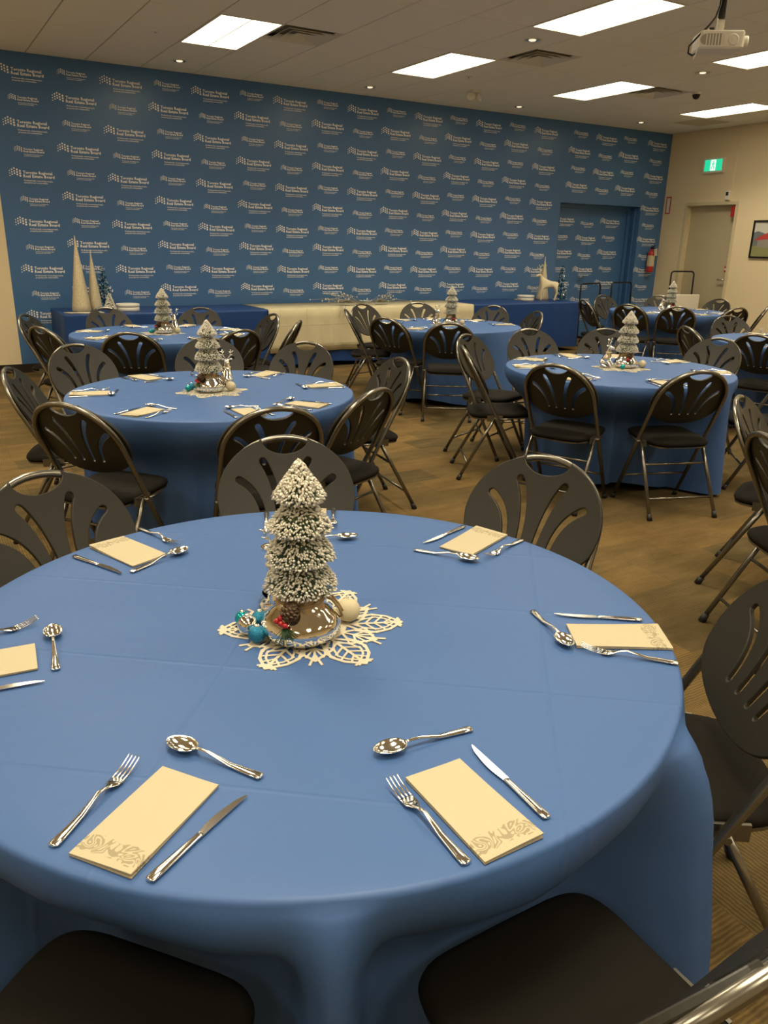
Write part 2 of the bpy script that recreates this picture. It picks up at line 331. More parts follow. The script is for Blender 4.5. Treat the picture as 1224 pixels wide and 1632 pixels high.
# ceiling: recessed slab, T bars, tiles, with openings where fixtures sit
ce = struct('ceiling', MB().box(XL-.1, XR+.1, YF-.1, YB+.12, ZC+.13, ZC+.2), 'slab')
GX = [2.72+.61*k for k in range(-10, 16)]; GX = [x for x in GX if XL < x < XR]
GY = [8.68+1.22*k for k in range(-10, 3)]; GY = [y for y in GY if YF < y < YB]
mb_x = MB().box(-.011, .011, YF, YB, ZC+.007, ZC+.03).mesh('grid_bar')
for x in GX: ob('grid_bar', mb_x, 'bar', ce, loc=(x, 0, 0))
mb_y = MB().box(XL, XR, -.011, .011, ZC+.0072, ZC+.0295).mesh('grid_bar')
for y in GY: ob('grid_bar', mb_y, 'bar', ce, loc=(0, y, 0))
LX = [2.72+2.44*i for i in range(-2, 4)]; LY = [8.68-2.44*j for j in range(5)]
used = {(round(x, 2), round(y, 2)) for x in LX for y in LY}          # tile cells (left x, far y) taken by lights
vents = [(3.33, 8.07, 0), (5.77, 7.46, 0), (8.21, 8.07, 0), (10.65, 9.29, 1)]
tile_cache = {}
xs = [XL]+GX+[XR]; ys = [YF]+GY+[YB]
for i in range(len(xs)-1):
    for j in range(len(ys)-1):
        if (round(xs[i], 2), round(ys[j+1], 2)) in used: continue
        x0, x1, y0, y1 = xs[i]+.007, xs[i+1]-.007, ys[j]+.003, ys[j+1]-.003
        for vx, vy, k in vents:
            if abs(vx-xs[i]) < .02 and ys[j]-.02 < vy-.61 and vy < ys[j+1]+.02:
                if vy > ys[j+1]-.1: y1 = vy-.61-.003
                else: y0 = vy+.003
        if x1-x0 < .02 or y1-y0 < .02: continue
        key = (round(x1-x0, 3), round(y1-y0, 3))
        if key not in tile_cache:
            a, b = key[0]/2, key[1]/2
            tile_cache[key] = MB().rings([[(sx*(a-d), sy*(b-d), z) for sx, sy in ((-1,-1), (1,-1), (1,1), (-1,1))] for d, z in ((.004, 0), (0, .004), (0, .028))], True, True, False).mesh('ceiling_tile')
        ob('ceiling_tile', tile_cache[key], 'ceil', ce, loc=((x0+x1)/2, (y0+y1)/2, ZC))

# troffers
def troffer():
    t = thing('ceiling_light', '', 'light', group='recessed ceiling troffers')
    W, H = .605, 1.215
    part('frame', MB().box(0, .018, -H, 0, -.004, .05).box(W-.018, W, -H, 0, -.004, .05).box(.018, W-.018, -.018, 0, -.004, .05).box(.018, W-.018, -H, -H+.018, -.004, .05).box(0, W, -H, 0, .05, .055), 'white', t)
    for x0 in (.0185, W/2+.006):
        part('light_lens', MB().box(x0, x0+W/2-.0245, -H+.0185, -.0185, .004, .012), 'lens', t)
    ld = bpy.data.lights.new('fixture_tubes', 'AREA'); ld.shape = 'RECTANGLE'; ld.size = .54; ld.size_y = 1.15; ld.energy = TUBE_W; ld.color = LAMP_COL; ld.spread = rad(116)
    lo = bpy.data.objects.new('fixture_tubes', ld); C.objects.link(lo); lo.location = (W/2, -H/2, -.001); lo.parent = t; KIDS[t].append(lo)
    part('centre_rib', MB().box(W/2-.006, W/2+.006, -H+.018, -.018, .0, .05), 'white', t)
    return t
tr = troffer(); first = True
vis = {(0, 0): 'lit ceiling light panel beside a square vent above the cone-tree end of the buffet',
       (1, 0): 'lit ceiling light panel above the white-draped buffet table',
       (1, 1): 'lit ceiling light panel on the side of the projector nearest the smooth vent tile row',
       (2, 0): 'lit ceiling light panel touching the square vent near the black dome camera',
       (2, 1): 'lit ceiling light panel behind the white projector',
       (3, 0): 'lit ceiling light panel beside the flat grille near the cream door'}
vis[(1, 1)] = 'lit ceiling light panel between the projector and the pair of downlights'
for i, x in enumerate(LX):
    for j, y in enumerate(LY):
        lb = vis.get((i-2, j), 'lit ceiling light panel further back in the room')
        if first: tr.location = (x+.0025, y-.0025, ZC); tr['label'] = lb; first = False
        else: dup(tr, (x+.0025, y-.0025, ZC), 0, lb)

# square diffusers
def vent(flat):
    t = thing('ceiling_vent', '', 'vent', group='ceiling air vents'); W = .605
    def ringm(a, b, za, zb):
        m = MB(); o = [(-a, -a), (a, -a), (a, a), (-a, a)]; q = [(-b, -b), (b, -b), (b, b), (-b, b)]
        return m.rings([[(x, y, za) for x, y in o], [(x, y, zb) for x, y in q], [(x, y, zb+.004) for x, y in q], [(x, y, za+.004) for x, y in o], [(x, y, za) for x, y in o]], False, False, False)
    part('backing', MB().box(-.30, .30, -.30, .30, .06, .065), 'shade', t)
    if flat:
        part('frame', ringm(.3025, .27, -.002, -.002), 'grille', t)
        for k in range(26): part('louvre', MB().box(-.27, .27, -.003, .003, 0, .016), 'grille', t, loc=(0, -.26+.0208*k, 0))
    else:
        part('frame', ringm(.3025, .255, 0, .02), 'grille', t)
        for a, b in ((.235, .17), (.165, .10), (.095, .03)): part('louvre', ringm(a, b, -.006, .03), 'grille', t)
        part('core', MB().box(-.04, .04, -.04, .04, .02, .024), 'grille', t)
    return t
vl = ['square louvred vent touching the light above the cone trees', 'square louvred vent between downlight and the light nearest the projector', 'square louvred vent near the dome camera', 'flat dark grille beside the light near the cream door wall']
v0 = None
for (vx, vy, k), lb in zip(vents, vl):
    if k: v = vent(1)
    elif v0 is None: v = v0 = vent(0)
    else: v = dup(v0)
    v.location = (vx+.305, vy-.305, ZC); v['label'] = lb

# downlights in the ceiling
dlw = ['above the cone trees', 'above the white buffet cloth', 'above the white reindeer end of the buffet', 'near the corner of logo wall and door wall', 'between vent and the light nearest the projector', 'behind the projector']
dl = thing('downlight', 'small round downlight '+dlw[0], 'downlight', group='round ceiling downlights')
part('trim_ring', MB().lathe([(.062, .0), (.085, -.006), (.09, -.001), (.088, .0)], 28), 'white', dl)
part('reflector', MB().lathe([(.066, -.004), (.058, -.003), (.05, -.0025), (.045, -.002), (.02, -.0018)], 28, cap1=True), 'refl', dl)
part('bulb', MB().lathe([(.036, -.0026), (.03, -.008), (.015, -.011), (.002, -.012)], 20, cap1=True), 'bulb', dl)
for k, (x, y) in enumerate([(2.99, 9.55), (5.43, 9.6), (7.83, 9.58), (10.24, 9.55), (5.5, 6.6), (7.97, 6.62)]):
    if k == 0: dl.location = (x, y, ZC)
    else: dup(dl, (x, y, ZC), 0, 'small round downlight '+dlw[k])
# small detectors, emergency heads and dome camera
for (x, y), lb in (((2.41, 8.39), 'small flat sprinkler cap near the light above the cone trees'), ((6.03, 8.33), 'small flat sprinkler cap near the light above the white buffet')):
    t = thing('sprinkler_cap', lb, 'sprinkler', (x, y, ZC), 0, 'ceiling sprinkler caps')
    part('plate', MB().lathe([(.042, 0), (.04, -.006), (.02, -.009)], 20, cap1=True), 'white', t)
    part('pin', MB().lathe([(.008, -.009), (.008, -.022)], 10, cap1=True), 'steel', t)
t = thing('emergency_light', 'white emergency light with two round lamp heads on the ceiling', 'emergency light', (6.61, 9.0, ZC))
part('plate', MB().rbox(-.07, .07, -.07, .07, -.025, 0, .015), 'white', t)
for s in (-1, 1):
    h = MB().lathe([(.012, -.05), (.035, -.04), (.052, 0), (.05, .004), (.0, .012)], 18)
    part('lamp_head', h, 'white', t, loc=(s*.07, -.03, -.075), rot=(rad(75), 0, rad(s*30)))
    part('arm', MB().tube([(s*.035, 0, -.02), (s*.055, -.01, -.06)], .012), 'white', t)
t = thing('dome_camera', 'small black dome security camera beside a square vent', 'camera', (8.87, 7.42, ZC))
part('mount', MB().lathe([(.055, 0), (.055, -.02), (.05, -.025)], 24, cap1=True), 'white', t)
part('dome', MB().lathe([(.048, -.025), (.045, -.045), (.034, -.066), (.018, -.078), (.001, -.081)], 24), 'dark', t)

# ------------------------------------------------------------------ printed logos on the wall (flat lettering)
def logo_mesh():
    V = []; Fc = []
    def put(vs, fs):
        o = len(V); V.extend((x, 0, z) for x, z in vs); Fc.extend(tuple(i+o for i in f) for f in fs)
    put(*text_polys('Toronto Regional', .305, .030, 0, -.031, .028))
    put(*text_polys('Real Estate Board', .325, .030, 0, -.068, .028))
    put(*text_polys('Professionals connecting people,', .30, .0145, .004, -.106, .02, 1))
    put(*text_polys('property and communities.', .245, .0145, .004, -.128, .02, 1))
    cols = [(-.136, (-.008, -.033, -.059), .0062), (-.112, (.006, -.020, -.044), .0080), (-.087, (.019, -.008, -.032), .0090), (-.060, (.0075, -.019, -.044), .0100), (-.030, (-.004, -.030, -.055), .0110)]
    for x, zs, r in cols:
        for q in zs: put([(x+r*cos(2*pi*k/8), q+r*sin(2*pi*k/8)) for k in range(8)], [tuple(range(8))])
    me = bpy.data.meshes.new('printed_logo'); me.from_pydata(V, [], Fc); me.update(); return me
LOGO = logo_mesh()
colx = [1.335, 1.865, 2.39, 2.92, 3.44, 3.97, 4.49, 5.02, 5.55, 6.07, 6.60, 7.12, 7.66, 8.20, 8.77, 9.49, 10.055, 10.59, 11.24]
for c, x in enumerate(colx):
    for k in range(6):
        zl = (3.23 if c % 2 == 0 else 3.008)-.508*k
        zs = (2.958 if c % 2 == 0 else 3.255)-.511*k
        for z, s, dx in ((zl, 1.0, 0), (zs, .655, .032)):
            xx = x+dx; y = YB-.0034
            if z < .35: continue
            if xx+.33*s > DX0-.05 and xx-.15*s < DX1+.02:
                if xx-.14*s > DX1-.1: pass
                elif z-.13*s > DZ: pass
                elif z+.02 > DZ-.02: continue
                else:                                           # printed on the recessed doors
                    if xx-.14*s < DX0-.1 and c < 15: 
                        if xx+.33*s < DX0: pass
                        else: continue
                    else:
                        y = YB+DD-.0006
                        if xx-.14*s < DX0+.10: xx = DX0+.16*s+.10
                        if xx+.33*s > DX1-.08: continue
                        o = ob('printed_logo', LOGO, 'print', dr, loc=(xx, y, z), scale=s); continue
            if xx+.33*s > XR-.005: continue
            ob('printed_logo', LOGO, 'print', wb, loc=(xx, y, z), scale=s)

# ------------------------------------------------------------------ folding chairs
def back_outline():
    a = .232; pts = []
    for k in range(0, 49):                         # upper half, from right shoulder to left shoulder
        t = pi*k/48; x = a*cos(t)
        y = -.225+.225*abs(sin(t))**.92
        if abs(x) < .082:                          # handle notch
            continue
        pts.append((x, y))
    # notch
    right = [p for p in pts if p[0] > 0]; left = [p for p in pts if p[0] < 0]
    notch = [(.082*cos(pi*k/12), -.010-.052*sin(pi*k/12)) for k in range(13)]
    low = []
    for k in range(1, 32):
        t = pi*k/32; low.append((-a*.985*cos(t)*(1-.0*sin(t)), -.225-.150*sin(t)**.75))
    return right+notch+left+low
def slot(p0, p1, p2, w=.0138, n=10):
    L_ = []; R_ = []
    for i in range(n+1):
        t = i/n; x = (1-t)**2*p0[0]+2*t*(1-t)*p1[0]+t*t*p2[0]; y = (1-t)**2*p0[1]+2*t*(1-t)*p1[1]+t*t*p2[1]
        dx = 2*(1-t)*(p1[0]-p0[0])+2*t*(p2[0]-p1[0]); dy = 2*(1-t)*(p1[1]-p0[1])+2*t*(p2[1]-p1[1]); d = hypot(dx, dy)
        ww = w*(1.1-.35*t); nx, ny = -dy/d*ww, dx/d*ww
        L_.append((x+nx, y+ny)); R_.append((x-nx, y-ny))
    def capp(c, d, ww, sgn):
        a0 = atan2(d[1], d[0]); return [(c[0]+ww*cos(a0+b), c[1]+ww*sin(a0+b)) for b in (sgn*pi/4, 0, -sgn*pi/4)]
    d0 = (p0[0]-p1[0], p0[1]-p1[1]); d2 = (p2[0]-p1[0], p2[1]-p1[1])
    return L_+capp(p2, d2, w*.75, 1)+R_[::-1]+capp(p0, d0, w*1.1, 1)
TOPY, TOPZ, FY = -.245, .876, .215                 # tube centre at the top of the back, and front foot
LEAN = atan2(FY-TOPY, TOPZ)
ud = Vector((0, -sin(LEAN), cos(LEAN))); nd = Vector((0, cos(LEAN), sin(LEAN)))   # up the back, and out of its front
def bp3(x, s, off=0.0): return Vector((x, TOPY, TOPZ))+ud*s+nd*off
def make_chair():
    t = thing('folding_chair', '', 'chair')
    holes = []
    for s in (-1, 1):
        holes.append(slot((s*.078, -.085), (s*.032, -.16), (s*.028, -.300)))
        holes.append(slot((s*.160, -.150), (s*.088, -.19), (s*.078, -.300)))
    me = curve_mesh([back_outline()]+holes, .0035, .0025)
    bm = bmesh.new(); bm.from_mesh(me)
    for k in range(-7, 8):
        g = bm.verts[:]+bm.edges[:]+bm.faces[:]
        bmesh.ops.bisect_plane(bm, geom=g, plane_co=(k*.029, 0, 0), plane_no=(1, 0, 0))
    for k in range(1, 9):
        g = bm.verts[:]+bm.edges[:]+bm.faces[:]
        bmesh.ops.bisect_plane(bm, geom=g, plane_co=(0, -.042*k, 0), plane_no=(0, 1, 0))
    for v in bm.verts:
        x, y, z = v.co; e = (x/.232)**2+((y+.2)/.2)**2
        off = z+.012+.010*min(1, e)-.014*(1-(x/.232)**2)
        v.co = bp3(x, y, off)
    for f in bm.faces: f.smooth = False
    bm.to_mesh(me); bm.free(); me.name = 'backrest'
    part('backrest', me, 'plastic', t)
    # tube: over the top of the back and straight down to the front feet
    pts = []
    total = hypot(FY-TOPY, TOPZ)
    pts.append(bp3(.219, -total+.015))
    pts.append(bp3(.219, -.50))
    for k in range(0, 25):
        a = pi*k/24; pts.append(bp3(.219*cos(a), -.225+.225*abs(sin(a))**.92 if 0 < k < 24 else -.225))
    pts.append(bp3(-.219, -.50)); pts.append(bp3(-.219, -total+.015))
    bf = part('back_frame', MB().tube(pts, .0118, 10), 'tube', t)
    for s in (-1, 1):
        lg = part('leg', MB().tube([(s*.198, -.02, .432), (s*.205, -.10, .285), (s*.213, -.245, .02)], .0112, 10), 'tube', t)
        part('rubber_foot', MB().tube([(s*.213, -.236, .036), (s*.213, -.253, .0006)], [.0145, .016], 10), 'rubber', lg)
        f0 = bp3(s*.219, -total+.04); f1 = bp3(s*.219, -total+.006); f1.z = .0006
        part('rubber_foot', MB().tube([f0, f1], [.0145, .016], 10), 'rubber', bf)
        part('hinge', MB().box(s*.196-.004, s*.196+.004, -.075, .03, .405, .445).tube([(s*.20, -.02, .428), (s*.23, -.02, .428)], .009, 8).tube([(s*.2, .012, .42), (s*.2, .10, .425)], .006, 6), 'tube', t)
    y1 = FY-(.10/TOPZ)*(FY-TOPY)
    q = bp3(0, -total+.20); part('stretcher', MB().tube([(-.219, q.y, q.z), (.219, q.y, q.z)], .0075, 8), 'tube', t)
    for zz in (.115, .30):
        yy = -.10-(.285-zz)/(.265)*.145 if zz < .285 else -.092
        part('stretcher', MB().tube([(-.209, yy, zz), (.209, yy, zz)], .0075, 8), 'tube', t)
    # padded seat
    def ring(d, z, cr=0.0):
        out = []
        for k in range(40):
            a = 2*pi*k/40; ca, sa = cos(a), sin(a)
            e = 6.0 if sa > 0 else 4.0
            x = (.192-d)*abs(ca)**(2/e)*(1 if ca > 0 else -1); y = .025+(.205-d)*abs(sa)**(2/e)*(1 if sa > 0 else -1)
            out.append((x, y, z+.028*(y-.025)))
        return out
    st_ = part('seat', MB().rings([ring(.02, .427), ring(.004, .432), ring(0, .440), ring(.003, .452), ring(.018, .461), ring(.06, .466), ring(.12, .468)], True, True, True), 'pad', t)
    part('seat_frame', MB().rings([ring(.012, .418), ring(.006, .418), ring(.006, .4268), ring(.012, .4268)], True, True, False), 'tube', st_)
    return t

TD = {1: 'table furthest from the logo wall', 2: 'table next to the cone-tree table', 3: 'table under the projector', 4: 'table beside the cone trees', 5: 'table facing the white buffet', 6: 'table by the cream door', 7: 'table by the framed picture', 8: 'table next to the furthest one'}
T = {1: (.653, 1.385), 2: (1.372, 4.116), 3: (4.144, 3.823), 4: (1.896, 7.026), 5: (4.779, 6.78), 6: (8.80, 7.35), 7: (7.03, 4.33), 8: (3.72, 1.2)}
SIDES = ['door-wall side', 'logo-and-door corner', 'logo-wall side', 'logo-wall corner opposite door', 'side opposite door wall', 'corner opposite both walls', 'side opposite logo wall', 'door-wall corner opposite logo']
def side(a): return SIDES[int(((a+22.5) % 360)//45)]
def sides(angs):                      # one side per seat, neighbours never share one where a free one is next to them
    n = [int(((a+22.5) % 360)//45) for a in angs]
    for _ in range(6):
        for i in range(len(n)):
            for j in range(len(n)):
                if i != j and n[i] == n[j]:
                    off = [((angs[k]-45*n[k]+180) % 360)-180 for k in (i, j)]
                    for k, o, st in ((i, off[0], 1 if off[0] > off[1] else -1), (j, off[1], 1 if off[1] >= off[0] else -1)):
                        if (n[k]+st) % 8 not in n: n[k] = (n[k]+st) % 8; break
    return [SIDES[k] for k in n]
# chair backs: table -> list of (x, y) of the top of the back; heading is towards the table unless given
CH = {1: [(.24, 2.36), (1.07, 2.47), (1.725, 1.83), (1.545, .775), (.695, .288, 90), (-.165, .675, 40), (-.48, 1.62)],
      2: [(.87, 5.35), (1.78, 5.40), (2.32, 4.93), (2.50, 3.99), (1.85, 3.15), (1.25, 2.94), (.48, 3.40), (.39, 4.46)],
      3: [(3.65, 4.93), (3.20, 4.35), (4.41, 5.08), (5.07, 4.85), (5.42, 3.98), (3.19, 3.42), (3.81, 2.88), (5.05, 3.02)],
      4: [(.86, 7.61), (.83, 6.53), (1.66, 8.17), (2.56, 7.92), (2.97, 7.02), (2.91, 6.32), (2.19, 5.80), (1.35, 5.90)],
      5: [(3.86, 7.29), (4.41, 7.95), (3.77, 6.35), (4.07, 5.72), (5.17, 7.95), (5.79, 7.28), (5.75, 6.48)],
      6: [(7.62, 7.76), (8.75, 8.53), (7.62, 6.98), (7.98, 6.52), (9.63, 8.23), (9.90, 7.38), (8.62, 6.15), (9.42, 6.30)],
      7: [(5.94, 4.75), (7.42, 5.42), (5.95, 4.05)],
      8: [(3.29, 2.28, -65), (2.68, 1.72)]}
chair0 = make_chair(); cfirst = True
OWN = {5: [4, 3, 5, 6, 2, 1, 0]}
CHANG = {}; SIDE = {}
for t, lst in CH.items():
    cx, cy = T[t]; CHANG[t] = []; SIDE[t] = sides([math.degrees(atan2(q[1]-cy, q[0]-cx)) for q in lst])
    if t in OWN: SIDE[t] = [SIDES[k] for k in OWN[t]]
    for si, q in enumerate(lst):
        x, y = q[0], q[1]; h = rad(q[2]) if len(q) > 2 else atan2(cy-y, cx-x)
        ox, oy = x-TOPY*cos(h), y-TOPY*sin(h)          # chair origin lies ahead of the back's top
        a = math.degrees(atan2(y-cy, x-cx))
        # radius where the cloth has to stay inside of the seat
        fx, fy = ox+.232*cos(h), oy+.232*sin(h)
        CHANG[t].append((rad(a), hypot(fx-cx, fy-cy)))
        lb = 'black folding chair at the '+TD[t]+', '+SIDE[t][si]; gr = 'folding chairs at the '+TD[t]
        if cfirst: o = chair0; o.location = (ox, oy, 0); o.rotation_euler = (0, 0, h-pi/2); o['label'] = lb; o['group'] = gr; cfirst = False
        else: o = dup(chair0, (ox, oy, 0), h-pi/2, lb, gr)

# ------------------------------------------------------------------ round tables and cloths
TZ = .745
def round_table():
    t = thing('round_table', '', 'table', group='round banquet tables')
    part('tabletop', MB().lathe([(.70, TZ-.026), (.752, TZ-.024), (.757, TZ-.014), (.752, TZ-.004), (.74, TZ-.0035)], 64, cap0=True, cap1=True), 'wood', t)
    for s in (-1, 1):
        part('leg', MB().tube([(s*.30, -.26, .001), (s*.30, -.26, TZ-.03)], .014, 8).tube([(s*.30, .26, .001), (s*.30, .26, TZ-.03)], .014, 8).tube([(s*.30, -.26, .10), (s*.30, .26, .10)], .012, 8), 'tube', t)
    return t
rt0 = round_table(); rfirst = True
def cloth_mesh(chairs, seed, R=.762, bumps=(), hwid=.235):
    rng = random.Random(seed); n = 288
    ph = [rng.uniform(0, 6.28) for _ in range(6)]
    ca = sorted(chairs)
    def push(th):                       # strongest nearby chair
        best = (0, R)
        for a, r in ca:
            d = (th-a+pi) % (2*pi)-pi; rr = min(r-.015, .62)
            hw = hwid/max(rr, .4)
            wv = 1/(1+exp((abs(d)-hw-.05)/.022))
            if wv > best[0]: best = (wv, rr)
        return best
    us = [.012, .03, .06, .1, .15, .21, .28, .36, .45, .55, .66, .78, .9, 1.0]
    rs = []
    for rr in (.15, .30, .45, .60, .70, R-.010): rs.append([(rr*cos(2*pi*k/n), rr*sin(2*pi*k/n), TZ) for k in range(n)])
    for q in (.35, .7, 1.0):
        b = pi/2*q; rs.append([((R-.010+.010*sin(b))*cos(2*pi*k/n), (R-.010+.010*sin(b))*sin(2*pi*k/n), TZ-.010*(1-cos(b))) for k in range(n)])
    for u in us:
        row = []
        for k in range(n):
            th = 2*pi*k/n; wv, rin = push(th)
            fo = .5+.5*sin(9*th+ph[0]+.8*sin(2*th+ph[1])); f2 = .5+.5*sin(17*th+ph[2]+1.1*sin(3*th+ph[3]))
            fl = u**.85*(.012+.085*fo**1.5+.028*f2)
            ex = sum(b3*u**.5*(1-.5*u)*exp(-(((th-rad(b1)+pi) % (2*pi)-pi)/rad(b2))**2) for b1, b2, b3 in bumps)
            hem = .018+.05*(.5+.5*sin(4*th+ph[4]))
            z = TZ-.010-(TZ-.010-hem)*u
            sm = min(max((u-.02)/.42, 0), 1); sm = sm*sm*(3-2*sm)
            r_out = R+fl; r_in = rin-.035*u+.006*sin(23*th+ph[5])*sm
            r = r_out+(r_in-r_out)*wv*sm+ex*(1-wv)
            row.append((r*cos(th), r*sin(th), z))
        rs.append(row)
    m = MB().rings(rs, False, False, True)
    m.f.append(tuple(range(n))); m.sm.append(True)
    return m.mesh('tablecloth')
for t in T:
    if t in (1,): a_r = 0
    x, y = T[t]
    lb = 'round banquet table under blue cloth, the '+TD[t]
    if rfirst: rt0.location = (x, y, 0); rt0['label'] = lb; rfirst = False
    else: dup(rt0, (x, y, 0), .4*t, lb)
    o = ob('tablecloth', cloth_mesh(CHANG[t], t*11, bumps=((-58, 6.5, .22), (-115, 8, .11), (-5, 10, .06)) if t == 1 else (), hwid=.21 if t == 1 else .245), 'cloth', loc=(x, y, 0))
    tag(o, 'blue cloth draped over the '+TD[t], 'tablecloth', 'blue round tablecloths')

# ------------------------------------------------------------------ place settings
def knife_mesh():
    L = .194; secs = []
    for y, w, tk in ((0, .004, .0015), (.002, .0075, .0022), (.02, .0078, .0026), (.06, .0062, .003), (.088, .0052, .0032), (.094, .0055, .0026), (.098, .0052, .0012)):
        secs.append((0, y, .0035, w, tk))
    m = MB().loft(secs, 10)
    b = [(-.0052, .097)]+[(-.0052-.0026*sin(pi*k/10), .10+.06*k/10) for k in range(11)]+[(-.003, .175), (.001, .187), (.0042, .1935), (.0052, .19), (.0052, .097)]
    return m.prism(b, .0028, .004).mesh('knife')
def fork_mesh():
    m = MB(); P = [(0, .004, .0015), (.003, .0085, .0022), (.02, .008, .0026), (.06, .0055, .0028), (.10, .0035, .0024), (.118, .0036, .0022), (.126, .0075, .0016), (.134, .0115, .0012), (.148, .0118, .0010)]
    def zz(y): return .003+.010*exp(-((y-.098)/.026)**2)+(.012*((y-.135)/.055)**2 if y > .135 else 0)
    m.loft([(0, y, zz(y), w, t) for y, w, t in P], 10)
    for k in range(4):
        x = -.0095+.00633*k
        m.loft([(x, y, zz(y), .0018-.0007*(y-.146)/.045, .0009) for y in (.146, .158, .17, .18, .188, .191)], 6)
    return m.mesh('fork')
def spoon_mesh():
    m = MB(); P = [(0, .004, .0015), (.003, .0085, .0022), (.02, .008, .0026), (.06, .0055, .0028), (.10, .0035, .0024), (.122, .0032, .0022), (.128, .0045, .0018)]
    def zz(y): return .003+.011*exp(-((y-.112)/.03)**2)
    m.loft([(0, y, zz(y), w, t) for y, w, t in P], 10)
    a, b, yc = .0185, .029, .155; rows = []; R_ = (1.0, .93, .8, .6, .4, .2, .02); n = 28
    def pt(r, k, dz):
        t = 2*pi*k/n; return (a*r*cos(t)*(1-.12*sin(t)), yc+b*r*sin(t), .0125-.0105*(1-r*r)**.75+dz)
    rows = [[pt(r, k, 0) for k in range(n)] for r in reversed(R_)]+[[pt(r, k, -.0012) for k in range(n)] for r in R_]
    m.rings(rows, True, True, True)
    return m.mesh('spoon')
def napkin_mesh():
    m = MB(); nx, ny = 4, 8
    for z0, z1, sh in ((.0005, .0025, 0), (.0028, .0052, .0)):
        g = {}; vs = []; fs = []
        for top in (0, 1):
            for j in range(ny+1):
                for i in range(nx+1):
                    u, v = i/nx, j/ny
                    lift = (.0035*((1-v)*u)**2+.0012*sin(3*u+2*v)) if z0 > .002 else .0
                    g[(top, i, j)] = len(vs); vs.append((-.051+.102*u, -.099+.198*v+sh, (z1 if top else z0)+lift))
        for j in range(ny):
            for i in range(nx):
                fs.append((g[1, i, j], g[1, i+1, j], g[1, i+1, j+1], g[1, i, j+1])); fs.append((g[0, i, j], g[0, i, j+1], g[0, i+1, j+1], g[0, i+1, j]))
        for i in range(nx): fs.append((g[0, i, 0], g[0, i+1, 0], g[1, i+1, 0], g[1, i, 0])); fs.append((g[0, i, ny], g[1, i, ny], g[1, i+1, ny], g[0, i+1, ny]))
        for j in range(ny): fs.append((g[0, 0, j], g[1, 0, j], g[1, 0, j+1], g[0, 0, j+1])); fs.append((g[0, nx, j], g[0, nx, j+1], g[1, nx, j+1], g[1, nx, j]))
        m.add(vs, fs, False)
    return m.mesh('napkin')
KN, FK, SP, NP = knife_mesh(), fork_mesh(), spoon_mesh(), napkin_mesh()
PZ = TZ+.0012
def lay(kind, t, end, d, ang_seat, L=None):
    """end: handle end (or napkin centre) relative to the table centre, d: direction towards the tip in degrees"""
    me, mt, nm = {'knife': (KN, 'silver', 'table_knife'), 'fork': (FK, 'silver', 'fork'), 'spoon': (SP, 'silver', 'spoon'), 'napkin': (NP, 'napkin', 'napkin')}[kind]
    x, y = T[t]
    o = ob(nm, me, mt, loc=(x+end[0], y+end[1], PZ), rz=rad(d-90))
    lbl = {'knife': 'silver knife', 'fork': 'silver fork', 'spoon': 'silver spoon', 'napkin': 'scroll-banded cream napkin'}[kind]
    tag(o, lbl+' at the '+TD[t]+', '+(ang_seat if isinstance(ang_seat, str) else side(ang_seat)), {'knife': 'knife'}.get(kind, kind), kind+('s' if kind != 'knife' else '')+' on the round tables' if kind != 'knife' else 'knives on the round tables')
# settings of the first table, one by one
def end_of(tip, d, L): return (tip[0]-L*cos(rad(d)), tip[1]-L*sin(rad(d)))
for a, nap, nd_, kn, fk, sp in [
    (-136, (-.466, -.443), 37, ((-.496, -.559), 30), ((-.593, -.435), 42), ((-.292, -.437), 123)),
    (-95, (-.052, -.648), 90, ((.030, -.722), 89), ((-.123, -.736), 91), ((.067, -.490), 175)),
    (-35, (.538, -.373), 149, ((.644, -.343), 144), ((.560, -.512), 134), ((.460, -.190), -106)),
    (20, (.606, .223), 203, ((.653, .334), -161), ((.735, .170), -161), ((.424, .248), -56)),
    (63, (.275, .590), 243, ((.194, .718), -113), ((.393, .660), -118), ((.16, .46), -20)),
    (113, (-.249, .590), -70, ((-.378, .620), -64), ((-.178, .752), -73), ((-.276, .448), 25)),
    (168, (-.635, .125), -5, ((-.727, .036), -6), ((-.70, .236), 10), ((-.512, .045), 83))]:
    lay('napkin', 1, nap, nd_, a); lay('knife', 1, *kn, a); lay('fork', 1, *fk, a); lay('spoon', 1, *sp, a)
# settings of the other tables: one before each chair
rng = random.Random(3)
for t in (2, 3, 4, 5, 6, 7):
    for si, (a, r) in enumerate(CHANG[t]):
        ja = a+rng.uniform(-.05, .05); d = math.degrees(ja)+180+rng.uniform(-7, 7)
        e = Vector((cos(ja), sin(ja))); s = Vector((-sin(ja), cos(ja)))           # outward, and to the sitter's left hand
        rr = .63+rng.uniform(-.015, .01); q = e*rr
        flip = 1 if rng.random() < .8 else -1
        lay('napkin', t, q, d, SIDE[t][si])
        lay('knife', t, e*(rr+.095)-s*(.088*flip), d+rng.uniform(-4, 4), SIDE[t][si])
        lay('fork', t, e*(rr+.10)+s*(.090*flip), d+rng.uniform(-4, 4), SIDE[t][si])
        lay('spoon', t, e*(rr-.135)+s*(.10*flip), d+90*flip+rng.uniform(-15, 15), SIDE[t][si])
for j, (px, py) in enumerate(()): pass

